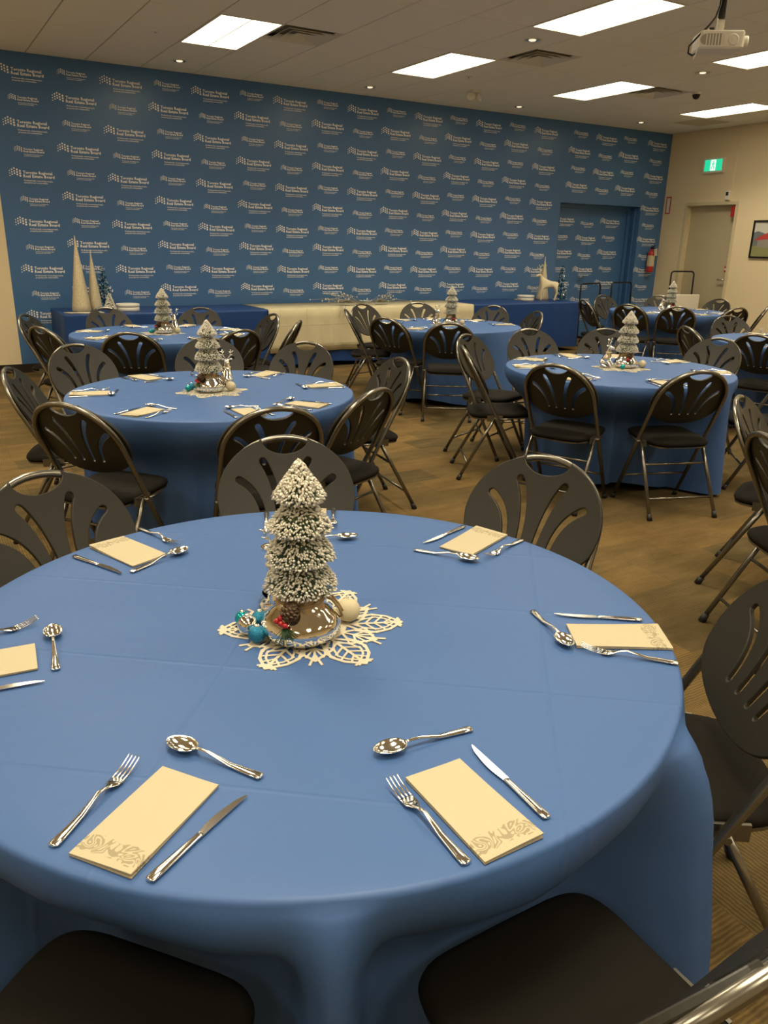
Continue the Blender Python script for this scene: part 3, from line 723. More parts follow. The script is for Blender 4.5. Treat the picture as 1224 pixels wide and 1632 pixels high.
# ------------------------------------------------------------------ centrepieces
def strip(m, pts, w=.0026, z0=0.0, z1=.0016):
    w *= 1.3
    for (x0, y0), (x1, y1) in zip(pts, pts[1:]):
        d = hypot(x1-x0, y1-y0)
        if d < 1e-6: continue
        nx, ny = -(y1-y0)/d*w, (x1-x0)/d*w; ex, ey = (x1-x0)/d*w*.5, (y1-y0)/d*w*.5
        m.prism([(x0-nx-ex, y0-ny-ey), (x1-nx+ex, y1-ny+ey), (x1+nx+ex, y1+ny+ey), (x0+nx-ex, y0+ny-ey)], z0, z1)
def flake_mesh():
    m = MB()
    def rotp(pts, a): return [(x*cos(a)-y*sin(a), x*sin(a)+y*cos(a)) for x, y in pts]
    m.lathe([(.03, 0), (.075, 0), (.075, .0016), (.03, .0016), (.03, 0)], 36, smooth=False)
    m.lathe([(.001, 0), (.032, 0), (.032, .0016), (.001, .0016)], 24, smooth=False)
    for k in range(6):
        a = k*pi/3
        leaf = [(.07, 0), (.10, .030), (.135, .042), (.165, .030), (.195, 0), (.165, -.030), (.135, -.042), (.10, -.030), (.07, 0)]
        strip(m, rotp(leaf, a), .0026); strip(m, rotp([(.07, 0), (.195, 0)], a), .0024)
        inner = [(.085, 0), (.112, .020), (.140, .028), (.160, .019), (.178, 0), (.160, -.019), (.140, -.028), (.112, -.020), (.085, 0)]
        strip(m, rotp(inner, a), .0018)
        for s in (-1, 1):
            for u in (.095, .115, .135, .155): strip(m, rotp([(u, 0), (u+.020, s*(.030 if u < .14 else .020))], a), .0018)
            strip(m, rotp([(.185, 0), (.192, s*.014)], a), .0022); strip(m, rotp([(.178, 0), (.190, s*.02)], a), .002)
        b = a+pi/6
        sm = [(.07, 0), (.092, .020), (.125, .022), (.150, 0), (.125, -.022), (.092, -.020), (.07, 0)]
        strip(m, rotp(sm, b), .0024)
        for q in range(-2, 3): strip(m, rotp([(.098, 0), (.098+.045*cos(q*.55), .045*sin(q*.55)*.75)], b), .0018)
        for s in (-1, 1):
            strip(m, rotp([(.072, 0), (.125, .0), (.165, s*.012)], b), .0020); strip(m, rotp([(.125, s*.022), (.140, s*.038)], b), .0020)
            strip(m, rotp([(.092, s*.020), (.108, s*.040), (.125, s*.022)], b), .0018)
    return m.mesh('snowflake_mat')
FLAKE = flake_mesh()
H0 = .088                                                 # height of the bowl
TIERS = [(0, .062), (.008, .076), (.028, .070), (.058, .050), (.064, .050), (.070, .072), (.090, .066), (.120, .046), (.126, .046), (.132, .067), (.150, .060), (.184, .032), (.188, .032), (.195, .052), (.204, .052), (.222, .042), (.250, .022), (.268, .010), (.273, .003)]
def tree_r(z):
    for (a, r0), (b, r1) in zip(TIERS, TIERS[1:]):
        if a <= z <= b: return r0+(r1-r0)*(z-a)/max(b-a, 1e-6)
    return .002
def bristles(count, seed):
    rg = random.Random(seed); nd_, sn = MB(), MB()
    n = 0
    while n < count:
        z = rg.uniform(.002, .272); R = tree_r(z)
        if rg.random() > .18+R/.075: continue
        n += 1
        th = rg.uniform(0, 2*pi); r = R*rg.uniform(.90, 1.03); sl = rg.uniform(-.35, .05)*r if z < .19 else rg.uniform(-.5, -.2)*r
        d = Vector((cos(th), sin(th), 0)); p0 = d*(r*.30)+Vector((0, 0, z-sl*.7)); p1 = d*r+Vector((0, 0, z))
        dd = (p1-p0).normalized(); x = dd.cross(Vector((0, 0, 1))).normalized()*.0008; y = dd.cross(x).normalized()*.0008
        nd_.add([p0+x, p0-x*.5+y*.87, p0-x*.5-y*.87, p1+x, p1-x*.5+y*.87, p1-x*.5-y*.87], [(0, 1, 4, 3), (1, 2, 5, 4), (2, 0, 3, 5)])
        s = rg.uniform(.0018, .0033)*(1.25 if z > .19 else 1.0); L = s*rg.uniform(1.2, 2.6); X = x.normalized()*s; Y = y.normalized()*s
        c = p1-dd*L*.6
        sn.add([c-dd*L, c+X, c+Y, c-X, c-Y, c+dd*L], [(0, 2, 1), (0, 3, 2), (0, 4, 3), (0, 1, 4), (5, 1, 2), (5, 2, 3), (5, 3, 4), (5, 4, 1)], True)
    return nd_, sn
def make_tree():
    t = thing('tree_centrepiece', '', 'centrepiece', group='frosted tree centrepieces')
    # mirrored glass bowl
    bowl = part('bowl', MB().lathe([(.045, .0), (.062, .002), (.076, .012), (.083, .026), (.082, .038), (.072, .052), (.055, .068), (.044, .080), (.042, .088), (.030, .088)], 40, cap0=True, cap1=True), 'mercury', t)
    # burlap collar
    m = MB(); n = 48
    def br(r, z, amp): return [((r+amp*sin(7*2*pi*k/n))*cos(2*pi*k/n), (r+amp*sin(7*2*pi*k/n))*sin(2*pi*k/n), z+.004*sin(5*2*pi*k/n)) for k in range(n)]
    m.rings([br(.049, .070, .004), br(.047, .082, .004), br(.040, .094, .004), br(.044, .104, .006), br(.040, .104, .006), br(.034, .094, .003)], False, False)
    bw_ = part('burlap_wrap', m, 'burlap', t)
    tw = MB().tube([(.046*cos(k/24*2*pi), .046*sin(k/24*2*pi), .086+.002*sin(k)) for k in range(24)], .0035, 6, closed=True)
    tw.tube([(.045, -.01, .088), (.062, -.012, .080), (.078, -.014, .058), (.084, -.012, .038)], .0032, 6).tube([(.044, .006, .088), (.064, .004, .084), (.080, .0, .062), (.088, -.004, .045)], .003, 6)
    part('twine_bow', tw, 'twine', bw_)
    # bottle brush tree
    z0 = H0+.016
    part('trunk', MB().tube([(0, 0, H0-.004), (0, 0, z0+.265)], .0028, 6), 'twine', t)
    part('core', MB().lathe([(max(tree_r(z)*.62, .001), z) for z in [q*.272/30 for q in range(31)]], 20, cap0=True), 'needle', t, loc=(0, 0, z0))
    a, b = bristles(4200, 5)
    q = part('needles', a, 'needle', t, loc=(0, 0, z0)); q['kind'] = 'stuff'
    q = part('snow_tips', b, 'snow', t, loc=(0, 0, z0)); q['kind'] = 'stuff'
    # pine cone, berries and sprig on the front of the bowl
    cn = MB(); rg = random.Random(2)
    for i in range(64):
        v = i/64; th = i*2.39996; rr = .017*sin(pi*min(.08+v*.95, 1))**.7*.92; z = -.022+.044*v
        c = Vector((rr*cos(th), rr*sin(th), z)); e = Vector((cos(th), sin(th), .45)).normalized(); s = Vector((-sin(th), cos(th), 0))
        cn.add([c-s*.003-e*.004, c+s*.003-e*.004, c+e*.004+s*.0045, c+e*.0055, c+e*.004-s*.0045, c+Vector((0, 0, .0035))], [(0, 1, 2, 3, 4), (5, 2, 1), (5, 3, 2), (5, 4, 3), (5, 0, 4), (5, 1, 0)])
    cn.sphere((0, 0, 0), .013, 10, 8, (1, 1, 1.6))
    part('pine_cone', cn, 'cone', t, loc=(-.035, -.052, .083), rot=(rad(25), rad(20), 0))
    for p in ((-.062, -.050, .066), (-.055, -.058, .063), (-.048, -.064, .060), (-.054, -.052, .072)):
        part('berry', MB().sphere(p, .0062, 12, 8), 'berry', t)
    sg = MB()
    for i in range(46):
        th = rg.uniform(-1.3, 1.3); L = rg.uniform(.025, .04); c = Vector((-.048, -.060, .055)); e = c+Vector((L*sin(th)*.8-.008*cos(th), -L*.55, -L*cos(th)*.75))
        sg.tube([c, e], [.0010, .0004], 4)
    part('pine_sprig', sg, 'sprig', t)
    return t
tree0 = make_tree()
def bauble(r, m_):
    t = thing('bauble', '', 'bauble')
    part('ball', MB().sphere((0, 0, r), r, 24, 16), m_, t)
    part('cap', MB().lathe([(r*.28, 0), (r*.26, r*.22), (r*.05, r*.24)], 12, (0, 0, 2*r-.04*r), cap1=True), 'silver', t)
    return t
ball_t, ball_b, ball_s = bauble(.0165, 'teal'), bauble(.0185, 'bluegl'), bauble(.0215, 'mercury')
cand0 = thing('felt_ball', '', 'ball')
part('ball', MB().sphere((0, 0, .0255), .0265, 28, 18, (1, 1, .965)), 'ivory', cand0); part('hook', MB().tube([(0, .0, .050), (.004, 0, .057), (0, 0, .060)], .0010, 5), 'silver', cand0)
# seated silver reindeer figurine (front towards -y)
def figurine():
    t = thing('reindeer_figurine', '', 'figurine', group='silver reindeer figurines')
    V = [(0, .020, .030), (0, .004, .058), (0, -.006, .088), (0, -.010, .118), (0, -.014, .140), (0, -.034, .136), (0, -.050, .128),
         (.020, -.022, .034), (.021, -.042, .006), (-.020, -.022, .034), (-.021, -.042, .006), (.026, .022, .018), (.028, -.016, .008), (-.026, .022, .018), (-.028, -.016, .008), (0, .050, .034)]
    E_ = [(0, 1), (1, 2), (2, 3), (3, 4), (4, 5), (5, 6), (1, 7), (7, 8), (1, 9), (9, 10), (0, 11), (11, 12), (0, 13), (13, 14), (0, 15)]
    R_ = [.034, .031, .022, .017, .017, .013, .008, .009, .0055, .009, .0055, .013, .0065, .013, .0065, .006]
    part('body', skin(V, E_, R_), 'mercury', t)
    an = MB()
    for s in (-1, 1):
        an.tube([(s*.006, -.010, .150), (s*.018, -.006, .168), (s*.026, -.008, .186), (s*.022, -.012, .200)], [.0032, .003, .0026, .002], 6)
        an.tube([(s*.018, -.006, .168), (s*.032, -.014, .174)], [.0028, .0018], 6); an.tube([(s*.026, -.008, .186), (s*.038, -.012, .194)], [.0026, .0018], 6); an.tube([(s*.024, -.008, .180), (s*.014, -.016, .190)], [.0026, .0018], 6)
    part('antlers', an, 'silver', t)
    for s in (-1, 1): part('ear', MB().tube([(s*.010, -.010, .146), (s*.026, -.006, .150), (s*.034, -.004, .148)], [.003, .006, .001], 8), 'mercury', t)
    part('scarf', MB().tube([(.017*cos(k/16*2*pi), -.009+.017*sin(k/16*2*pi), .104) for k in range(16)], .0045, 6, closed=True), 'ivory', t)
    return t
fig0 = figurine()
# table -> tree offset, rotation, figurine offset and heading, balls
CP = {1: ((-.045, -.048), rad(20), (-.035, .095), 200), 2: ((-.02, .0), rad(0), (.125, .12), 160), 3: ((.07, .0), rad(40), (-.055, .055), 20), 4: ((.01, -.06), rad(0), (.13, .02), 170), 5: ((.05, .0), rad(60), (-.10, .045), 10), 6: ((.06, .02), rad(40), (-.09, .055), 40), 7: ((.0, .0), 0, (-.08, .1), 0)}
f1 = True
for t, ((tx, ty), rz, (fx, fy), fh) in CP.items():
    x, y = T[t]; td = TD[t]
    o = ob('snowflake_mat', FLAKE, 'matte', loc=(x+tx*.4+(.01 if t == 1 else 0), y+ty*.4, TZ+.0008), rz=.35+.3*t); tag(o, 'cream laser-cut snowflake mat at the '+td, 'placemat', 'snowflake mats')
    zz = TZ+.0026
    lb = ['frosted tree in mirrored bowl at the '+td, 'silver reindeer figurine at the '+td]
    if f1: tr_, fg = tree0, fig0; f1 = False
    else: tr_, fg = dup(tree0), dup(fig0)
    tr_.location = (x+tx, y+ty, zz); tr_.rotation_euler = (0, 0, rz-rad(31)); tr_['label'] = lb[0]
    fg.location = (x+fx, y+fy, zz if hypot(fx, fy) < .2 else zz); fg.rotation_euler = (0, 0, rad(fh)); fg['label'] = lb[1]
    # ornaments: positions relative to the table centre
    if t == 1: items = [('b', (-.137, -.032)), ('s', (-.141, .010)), ('t', (-.136, .052)), ('b2', (-.106, .030)), ('f', (.072, -.034))]
    elif t in (2, 4): items = [('t', (tx-.105, ty+.045)), ('b', (tx-.075, ty+.085)), ('f', (tx+.108, ty-.035))]
    else: items = [('f', (tx+.105, ty-.055)), ('t', (tx-.085, ty-.055))]
    for k, (px, py) in items:
        src, nm = {'b': (ball_b, 'blue glitter bauble'), 'b2': (ball_b, 'blue glitter bauble tucked beside the bowl'), 's': (ball_s, 'shiny silver bauble'), 't': (ball_t, 'shiny teal bauble'), 'f': (cand0, 'ivory felt ball')}[k]
        if src.get('label'): src2 = dup(src)
        else: src2 = src
        src2.location = (x+px, y+py, zz); src2.rotation_euler = (rad(0), 0, rng.uniform(0, 6)); src2['label'] = nm+' at the '+td; src2['group'] = 'ornaments around the centrepieces'

# ------------------------------------------------------------------ buffet along the logo wall
def drape(x0, x1, y0, y1, zt, hem, seed, amp=.012, ends=True):
    rg = random.Random(seed); ph = [rg.uniform(0, 6.28) for _ in range(5)]
    per = []                                            # perimeter points with outward normal
    def seg(ax, ay, bx, by, nx, ny, n):
        for k in range(n): per.append((ax+(bx-ax)*k/n, ay+(by-ay)*k/n, nx, ny))
    nl = int((x1-x0)/.04); ns = int((y1-y0)/.06)
    seg(x0, y0, x1, y0, 0, -1, nl); seg(x1, y0, x1, y1, 1, 0, ns); seg(x1, y1, x0, y1, 0, 1, nl); seg(x0, y1, x0, y0, -1, 0, ns)
    n = len(per); rs = []
    for u in (0, .03, .1, .2, .35, .5, .65, .8, .92, 1):
        row = []
        for k, (x, y, nx, ny) in enumerate(per):
            s = (x+y)*1.0; f = (.5+.5*sin(11*s+ph[0]+.9*sin(3*s+ph[1])))+.4*sin(23*s+ph[2])
            back = ny > 0
            o = (.004+u**.7*amp*(f+.6)) if not back else .002
            h = hem+(.012*sin(5*s+ph[3]))
            if back: h = zt-.06
            row.append((x+nx*o, y+ny*o, zt-(zt-h)*u-(.004 if u else 0)))
        rs.append(row)
    m = MB().rings(rs, False, False, True); m.f.append(tuple(range(n))); m.sm.append(False)
    return m.mesh('tablecloth')
BY0, BY1, BZ = 9.20, 10.07, .735
bt0 = None
for k, (x0, x1) in enumerate(((1.45, 3.88), (3.93, 6.42), (6.47, 8.97))):
    wh = ['under the cone trees', 'under the cream overlay', 'under the white reindeer'][k]
    t = thing('buffet_table', 'long folding buffet table with blue cloth '+wh, 'table', ((x0+x1)/2, (BY0+BY1)/2, 0), 0, 'buffet tables'); a = (x1-x0)/2-.02; b = (BY1-BY0)/2-.02
    part('tabletop', MB().rbox(-a, a, -b, b, BZ-.04, BZ-.006, .03), 'wood', t)
    for s in (-1, 1): part('leg', MB().tube([(s*(a-.25), -b+.08, .001), (s*(a-.25), -b+.08, BZ-.03)], .014).tube([(s*(a-.25), b-.08, .001), (s*(a-.25), b-.08, BZ-.03)], .014).tube([(s*(a-.25), -b+.08, .15), (s*(a-.25), b-.08, .15)], .012), 'tube', t)
    o = ob('tablecloth', drape(x0, x1, BY0, BY1, BZ, .06, 5+k), 'cloth2'); tag(o, 'royal blue cloth on the buffet table '+wh, 'tablecloth', 'blue buffet tablecloths')
m = MB(); nx = 80; rs = []
rg = random.Random(9)
for (y, z, am) in ((BY1-.01, BZ+.003, 0), (BY0+.2, BZ+.003, 0), (BY0-.012, BZ+.002, 0), (BY0-.030, BZ-.012, .0), (BY0-.036, BZ-.10, .006), (BY0-.040, BZ-.25, .009), (BY0-.044, BZ-.42, .011), (BY0-.048, .21, .013)):
    rs.append([(3.80+(6.92-3.80)*k/nx, y-am*(sin(k*.9)+.5*sin(k*.37+1)), z) for k in range(nx+1)])
vs = [v for r in rs for v in r]; fs = [(i*(nx+1)+k, i*(nx+1)+k+1, (i+1)*(nx+1)+k+1, (i+1)*(nx+1)+k) for i in range(len(rs)-1) for k in range(nx)]
m.add(vs, fs, True); me = m.mesh('table_overlay'); o = ob('table_overlay', me, 'linen')
sd = o.modifiers.new('thickness', 'SOLIDIFY'); sd.thickness = .0015; sd.offset = 1
tag(o, 'cream overlay cloth hanging over the front of the middle buffet table', 'tablecloth')

def cone_tree(name, lb, x, y, h, r, fold=True):
    t = thing(name, lb, 'cone tree', (x, y, BZ+.002), 0, 'champagne cone trees')
    part('cone', MB().lathe([(r*.96, 0), (r, .006)]+[(max(r*(1-q/12), .004), .006+(h-.006)*q/12) for q in range(1, 13)], 32, cap0=True, cap1=True), 'goldgl', t)
    part('tip', MB().sphere((0, 0, h), .006, 10, 8), 'goldgl', t)
    part('spiral_seam', MB().tube([((r*(1-q/60)+.001)*cos(q*.05+4), (r*(1-q/60)+.001)*sin(q*.05+4), .006+(h-.006)*q/60) for q in range(60)], .002, 5), 'goldgl', t)
def tinsel_tree(lb, x, y, h, r, seed):
    t = thing('tinsel_tree', lb, 'tinsel tree', (x, y, BZ+.002), 0, 'blue tinsel trees'); rg = random.Random(seed)
    part('stand', MB().lathe([(r*.5, 0), (r*.5, .012), (.012, .016), (.010, h*.9)], 16, cap0=True, cap1=True), 'tinsel', t)
    for nm, mt, n in (('blue_tinsel', 'tinsel', 420), ('silver_tinsel', 'tinself', 170)):
        m = MB()
        for _ in range(n):
            z = h*(1-sqrt(rg.random()))*.97+.02; R = r*(1-z/h)+.012; th = rg.uniform(0, 6.283); rr = R*rg.uniform(.55, 1.08)
            c = Vector((rr*cos(th), rr*sin(th), z)); e = Vector((rg.uniform(-1, 1), rg.uniform(-1, 1), rg.uniform(-1, 1))).normalized(); f = e.cross(Vector((rg.uniform(-1, 1), rg.uniform(-1, 1), .3))).normalized(); g = e.cross(f)
            L, w_ = rg.uniform(.012, .026), rg.uniform(.005, .011)
            m.add([c-e*L, c+f*w_, c+e*L, c-f*w_, c+g*.003], [(0, 1, 4), (1, 2, 4), (2, 3, 4), (3, 0, 4), (0, 3, 2, 1)])
        q = part(nm, m, mt, t); q['kind'] = 'stuff'
cone_tree('cone_tree', 'tall champagne glitter cone tree on the cloth-covered buffet end', 1.71, 9.60, .80, .105)
cone_tree('cone_tree', 'shorter champagne glitter cone tree next to the tall one', 1.885, 9.72, .645, .082)
cone_tree('cone_tree', 'slim champagne cone tree standing behind the white reindeer', 8.72, 9.78, .64, .10)
tinsel_tree('blue and silver tinsel tree beside the pair of cone trees', 2.03, 9.90, .47, .095, 4)
tinsel_tree('blue and silver tinsel tree behind the white reindeer', 8.86, 9.52, .53, .095, 8)
# crumpled felt under the cones
m = MB(); rg = random.Random(4); n = 18
m.add([(0, 0, .006)]+[(.21*(1+.18*rg.uniform(-1, 1))*cos(2*pi*k/n),   .105*(1+.15*rg.uniform(-1, 1))*sin(2*pi*k/n), .0015+.01*rg.random()) for k in range(n)]+[(.2*cos(2*pi*k/n), .10*sin(2*pi*k/n), 0) for k in range(n)],
      [(0, k+1, (k+1) % n+1) for k in range(n)]+[(k+1, k+1+n, (k+1) % n+1+n, (k+1) % n+1) for k in range(n)]+[tuple(n+1+k for k in reversed(range(n)))], True)
o = ob('felt_snow', m, 'ivory', loc=(1.70, 9.345, BZ+.0005)); tag(o, 'crumpled ivory felt snow sheet at the foot of the cone trees', 'felt sheet')
# small frosted tree by the tinsel tree
t = thing('small_frosted_tree', 'small frosted bottle-brush tree in front of the tinsel tree', 'mini tree', (1.985, 9.42, BZ+.002))
part('base', MB().lathe([(.03, 0), (.03, .012), (.006, .014), (.005, .05)], 16, cap0=True), 'burlap', t)
part('core', MB().lathe([(.05, .03), (.004, .20)], 16, cap0=True, cap1=True), 'needle', t)
m = MB(); rg = random.Random(6)
for _ in range(520):
    z = .03+.175*(1-sqrt(rg.random())); R = .062*(1-(z-.03)/.185)+.004; th = rg.uniform(0, 6.283); m.sphere((R*cos(th), R*sin(th), z), .0055, 5, 3)
q = part('snow_tips', m, 'snow', t); q['kind'] = 'stuff'
# round boxes / stacks of plates
for x, y, lb in ((2.20, 9.50, 'round ivory box beside the tinsel tree near the cone trees'), (8.28, 9.66, 'round ivory box beside the white reindeer')):
    t = thing('round_box', lb, 'box', (x, y, BZ+.002), 0, 'round ivory boxes')
    part('body', MB().lathe([(.125, 0), (.128, .002), (.128, .05), (.12, .05)], 40, cap0=True, cap1=True), 'white', t)
    part('lid', MB().lathe([(.1295, .046), (.132, .047), (.132, .075), (.129, .078)], 40, cap0=True, cap1=True), 'white', t)
# standing white glitter reindeer, head towards -x
t = thing('reindeer_statue', 'standing white glitter reindeer with antlers on the buffet end', 'reindeer', (8.50, 9.42, BZ+.002), rad(-20))
V = [(.11, 0, .255), (.03, 0, .250), (-.06, 0, .262), (-.115, 0, .330), (-.135, 0, .390), (-.175, 0, .378), (-.205, 0, .360),
     (-.075, .035, .200), (-.080, .038, .110), (-.078, .038, .012), (-.095, -.035, .200), (-.12, -.038, .110), (-.115, -.038, .012),
     (.125, .036, .200), (.150, .040, .115), (.135, .040, .012), (.115, -.036, .200), (.135, -.040, .120), (.10, -.040, .012), (.165, 0, .275)]
E_ = [(0, 1), (1, 2), (2, 3), (3, 4), (4, 5), (5, 6), (2, 7), (7, 8), (8, 9), (2, 10), (10, 11), (11, 12), (0, 13), (13, 14), (14, 15), (0, 16), (16, 17), (17, 18), (0, 19)]
R_ = [.052, .05, .056, .036, .030, .024, .016, .026, .014, .011, .026, .014, .011, .030, .014, .011, .030, .014, .011, .014]
part('body', skin(V, E_, R_), 'deer', t)
an = MB()
for s in (-1, 1):
    an.tube([(-.135, s*.014, .41), (-.125, s*.05, .455), (-.12, s*.075, .50), (-.14, s*.075, .535)], [.008, .007, .006, .004], 6)
    an.tube([(-.125, s*.05, .455), (-.165, s*.06, .48), (-.17, s*.06, .50)], [.006, .005, .003], 6); an.tube([(-.12, s*.072, .49), (-.09, s*.085, .52), (-.085, s*.085, .54)], [.006, .005, .003], 6)
    an.tube([(-.128, s*.04, .44), (-.10, s*.06, .46)], [.006, .003], 6)
part('antlers', an, 'deer', t)
for s in (-1, 1): part('ear', MB().tube([(-.13, s*.022, .405), (-.12, s*.045, .412), (-.115, s*.06, .408)], [.006, .012, .002], 8), 'deer', t)
o = ob('felt_snow', MB().lathe([(.15, 0), (.145, .006), (.05, .008)], 20, cap0=True, cap1=True), 'ivory', loc=(8.42, 9.86, BZ+.0006)); o.scale = (1.2, .9, .1); tag(o, 'thin ivory felt disc lying behind the white reindeer', 'felt sheet')
# garland on the cream overlay
t = thing('garland', 'silver poinsettia garland with twigs and white berries on the cream overlay', 'garland', (5.30, 9.46, BZ+.006)); rg = random.Random(12)
for k, fx in enumerate((-.25, .02, .27)):
    m = MB()
    for i in range(14):
        th = i*2*pi/7+(.4 if i > 6 else 0); L = .12 if i < 7 else .075; up = .45 if i < 7 else .9
        d = Vector((cos(th), sin(th), up*.5)).normalized(); s = Vector((-sin(th), cos(th), 0)); z = Vector((0, 0, .035))
        m.add([z, z+d*L*.5+s*.028, z+d*L, z+d*L*.5-s*.028, z+d*L*.5+Vector((0, 0, -.008))], [(0, 1, 2, 3), (0, 4, 1), (1, 4, 2), (2, 4, 3), (3, 4, 0)])
    part('poinsettia', m, 'foliage' if k != 1 else 'tinself', t, loc=(fx, rg.uniform(-.03, .03), 0))
tw = MB(); bt = MB()
for i in range(34):
    x = rg.uniform(-.35, .35); sg_ = -1 if x < 0 else 1; L = rg.uniform(.15, .45)
    p0 = Vector((x, rg.uniform(-.05, .05), .03)); p2 = p0+Vector((sg_*L*rg.uniform(.5, 1.2), rg.uniform(-.12, .10), rg.uniform(.0, .13))); p1 = (p0+p2)/2+Vector((0, 0, .03))
    p2.z = max(p2.z, .01); tw.tube([p0, p1, p2], [.003, .0024, .0016], 5); bt.sphere(p2, rg.uniform(.007, .012), 8, 6); bt.sphere(p1+Vector((0, 0, .008)), .007, 8, 6)
for i in range(8):                                       # sprays hanging over the table's front
    p0 = Vector((-.45+rg.uniform(-.05, .05), -.22, .02)); p1 = p0+Vector((-.03, -.10, .0)); p2 = p1+Vector((rg.uniform(-.08, .08), -.02, -rg.uniform(.06, .16)))
    tw.tube([p0, p1, p2], [.003, .0025, .0015], 5); bt.sphere(p2, .006, 8, 6)
part('twigs', tw, 'foliage', t); q = part('berries', bt, 'snow', t); q['kind'] = 'stuff'

# ------------------------------------------------------------------ projector under the ceiling
PX, PY, PZ_ = 4.735, 3.845, 2.785
t = thing('projector', 'white ceiling projector hanging from a black pole with cables', 'projector', (PX, PY, PZ_), rad(-31-4))
part('body', MB().rbox(-.14, .135, -.10, .10, -.052, .052, .02, 4), 'white', t)
gr = part('side_grille', MB().prism([(-.10+.045*cos(a), .045*sin(a)*.72) for a in [pi/2+pi*k/10 for k in range(11)]]+[(-.01, -.032), (-.01, .032)], 0, .003, Matrix.Rotation(rad(90), 4, 'X')), 'shade', t, loc=(.005, -.0995, -.002))
for k in range(7): part('grille_bar', MB().box(-.003, .003, -.006, 0, -.034, .03), 'white', t, loc=(-.122+.0185*k+.02, -.1, -.002))
part('speaker_ring', MB().lathe([(.032, 0), (.034, .006), (.026, .012), (.020, .008), (.016, .010), (.0, .010)], 28), 'white', t, loc=(.062, -.1, -.004), rot=(rad(90), 0, 0))
part('lens_barrel', MB().lathe([(.034, 0), (.036, .02), (.036, .03), (.028, .032), (.026, .02)], 24, cap1=True), 'white', t, loc=(.135, -.045, -.006), rot=(0, rad(90), 0))
part('mount_plate', MB().rbox(-.03, .03, -.03, .03, .0525, .062, .006).box(-.022, .022, -.008, .008, .06, .135).tube([(-.025, 0, .09), (.025, 0, .09)], .008), 'white', t)
part('pole', MB().tube([(0, 0, .13), (0, 0, ZC-PZ_-.012)], .021, 16), 'blackp', t)
part('ceiling_plate', MB().lathe([(.06, ZC-PZ_-.001), (.06, ZC-PZ_-.014), (.02, ZC-PZ_-.02)], 20, cap0=True, cap1=True), 'blackp', t)
part('cable', MB().tube([(-.02, -.02, .36), (-.026, -.03, .20), (-.05, -.05, .13), (-.09, -.07, .08), (-.15, -.09, .02), (-.205, -.10, -.04), (-.205, -.10, -.08), (-.175, -.09, -.09), (-.15, -.08, -.075)], .006, 7), 'blackp', t)
part('white_cable', MB().tube([(-.09, -.09, .055), (-.14, -.105, .03), (-.155, -.11, -.05), (-.16, -.11, -.09), (-.175, -.115, -.12)], .003, 6), 'white', t)
part('connector', MB().box(-.09, -.06, -.088, -.07, .052, .066), 'blackp', t)

# ------------------------------------------------------------------ things on the right-hand wall and in the corner
t = thing('exit_sign', 'lit green running-man exit sign above the cream door', 'exit sign', (XR-.001, 9.20, 2.835), 0)
part('housing', MB().box(-.05, 0, -.195, .195, -.115, .115), 'white', t)
part('face', MB().box(-.054, -.0501, -.165, .165, -.085, .085), 'green', t)
part('pictogram_panel', MB().box(-.0555, -.0541, -.05, .052, -.082, .082), 'signw', t)
pm = MB(); mxr = Matrix(((0, 0, 1, 0), (-1, 0, 0, 0), (0, 1, 0, 0), (0, 0, 0, 1)))
pm.lathe([(.012, 0), (.012, .0006)], 12, cap0=True, cap1=True)
t2 = part('running_man', MB().prism([(cos(2*pi*k/12)*.012+.006, .05+sin(2*pi*k/12)*.012) for k in range(12)], 0, .001, mxr).prism([(-.008, .035), (.012, .035), (.006, -.005), (-.012, -.005)], 0, .001, mxr).prism([(-.012, -.005), (0, -.005), (-.022, -.058), (-.034, -.054)], 0, .001, mxr).prism([(-.004, -.005), (.006, -.005), (.03, -.03), (.02, -.06), (.010, -.058), (.016, -.034)], 0, .001, mxr).prism([(.012, .035), (.010, .024), (.03, .010), (.034, .018)], 0, .001, mxr).prism([(-.008, .035), (-.004, .024), (-.026, .006), (-.032, .014)], 0, .001, mxr), 'green', t, loc=(-.0566, 0, 0))
t = thing('wall_sign', 'narrow red and white vertical safety sign near the corner', 'sign', (XR-.001, 10.05, 2.25))
part('plate', MB().box(-.004, 0, -.05, .05, -.14, .14), 'red', t); part('panel', MB().box(-.0048, -.0041, -.032, .032, -.12, .12), 'roofpale' if 'roofpale' in M else 'white', t)
t = thing('door_sensor', 'small cream sensor box with dark lens above the cream door', 'sensor', (XR-.001, 8.86, 2.37))
part('box', MB().rbox(-.045, 0, -.04, .04, -.07, .07, .008), 'white', t); part('sensor_lens', MB().box(-.049, -.0451, -.022, .022, -.005, .05), 'dark', t)
t = thing('picture', 'framed photo of a red-roofed house on the cream wall', 'picture', (XR-.001, 7.88, 1.705))
part('frame', MB().box(-.025, 0, -.43, .43, .255, .28).box(-.025, 0, -.43, .43, -.28, -.255).box(-.025, 0, -.43, -.405, -.255, .255).box(-.025, 0, .405, .43, -.255, .255), 'dark', t)
part('sky', MB().box(-.008, -.001, -.405, .405, -.255, .255), 'greyfl', t)
yz = Matrix(((0, 0, -1, 0), (-1, 0, 0, 0), (0, 1, 0, 0), (0, 0, 0, 1)))
part('hills', MB().prism([(-.405, .10), (-.33, .12), (-.2, .08), (0, .14), (.2, .10), (.405, .13), (.405, -.1), (-.405, -.1)], .0081, .009, yz), 'hillp', t)
part('lawn', MB().prism([(-.405, -.255), (.405, -.255), (.405, -.11), (-.405, -.10)], .0091, .0098, yz), 'greenp', t)
part('house', MB().prism([(-.32, -.12), (.36, -.14), (.36, .02), (-.32, .0)], .0091, .0099, yz), 'housep', t)
part('roof', MB().prism([(-.39, -.02), (-.28, .05), (-.05, .14), (.38, .15), (.40, .02), (-.05, .01)], .0099, .0106, yz), 'roofp', t)
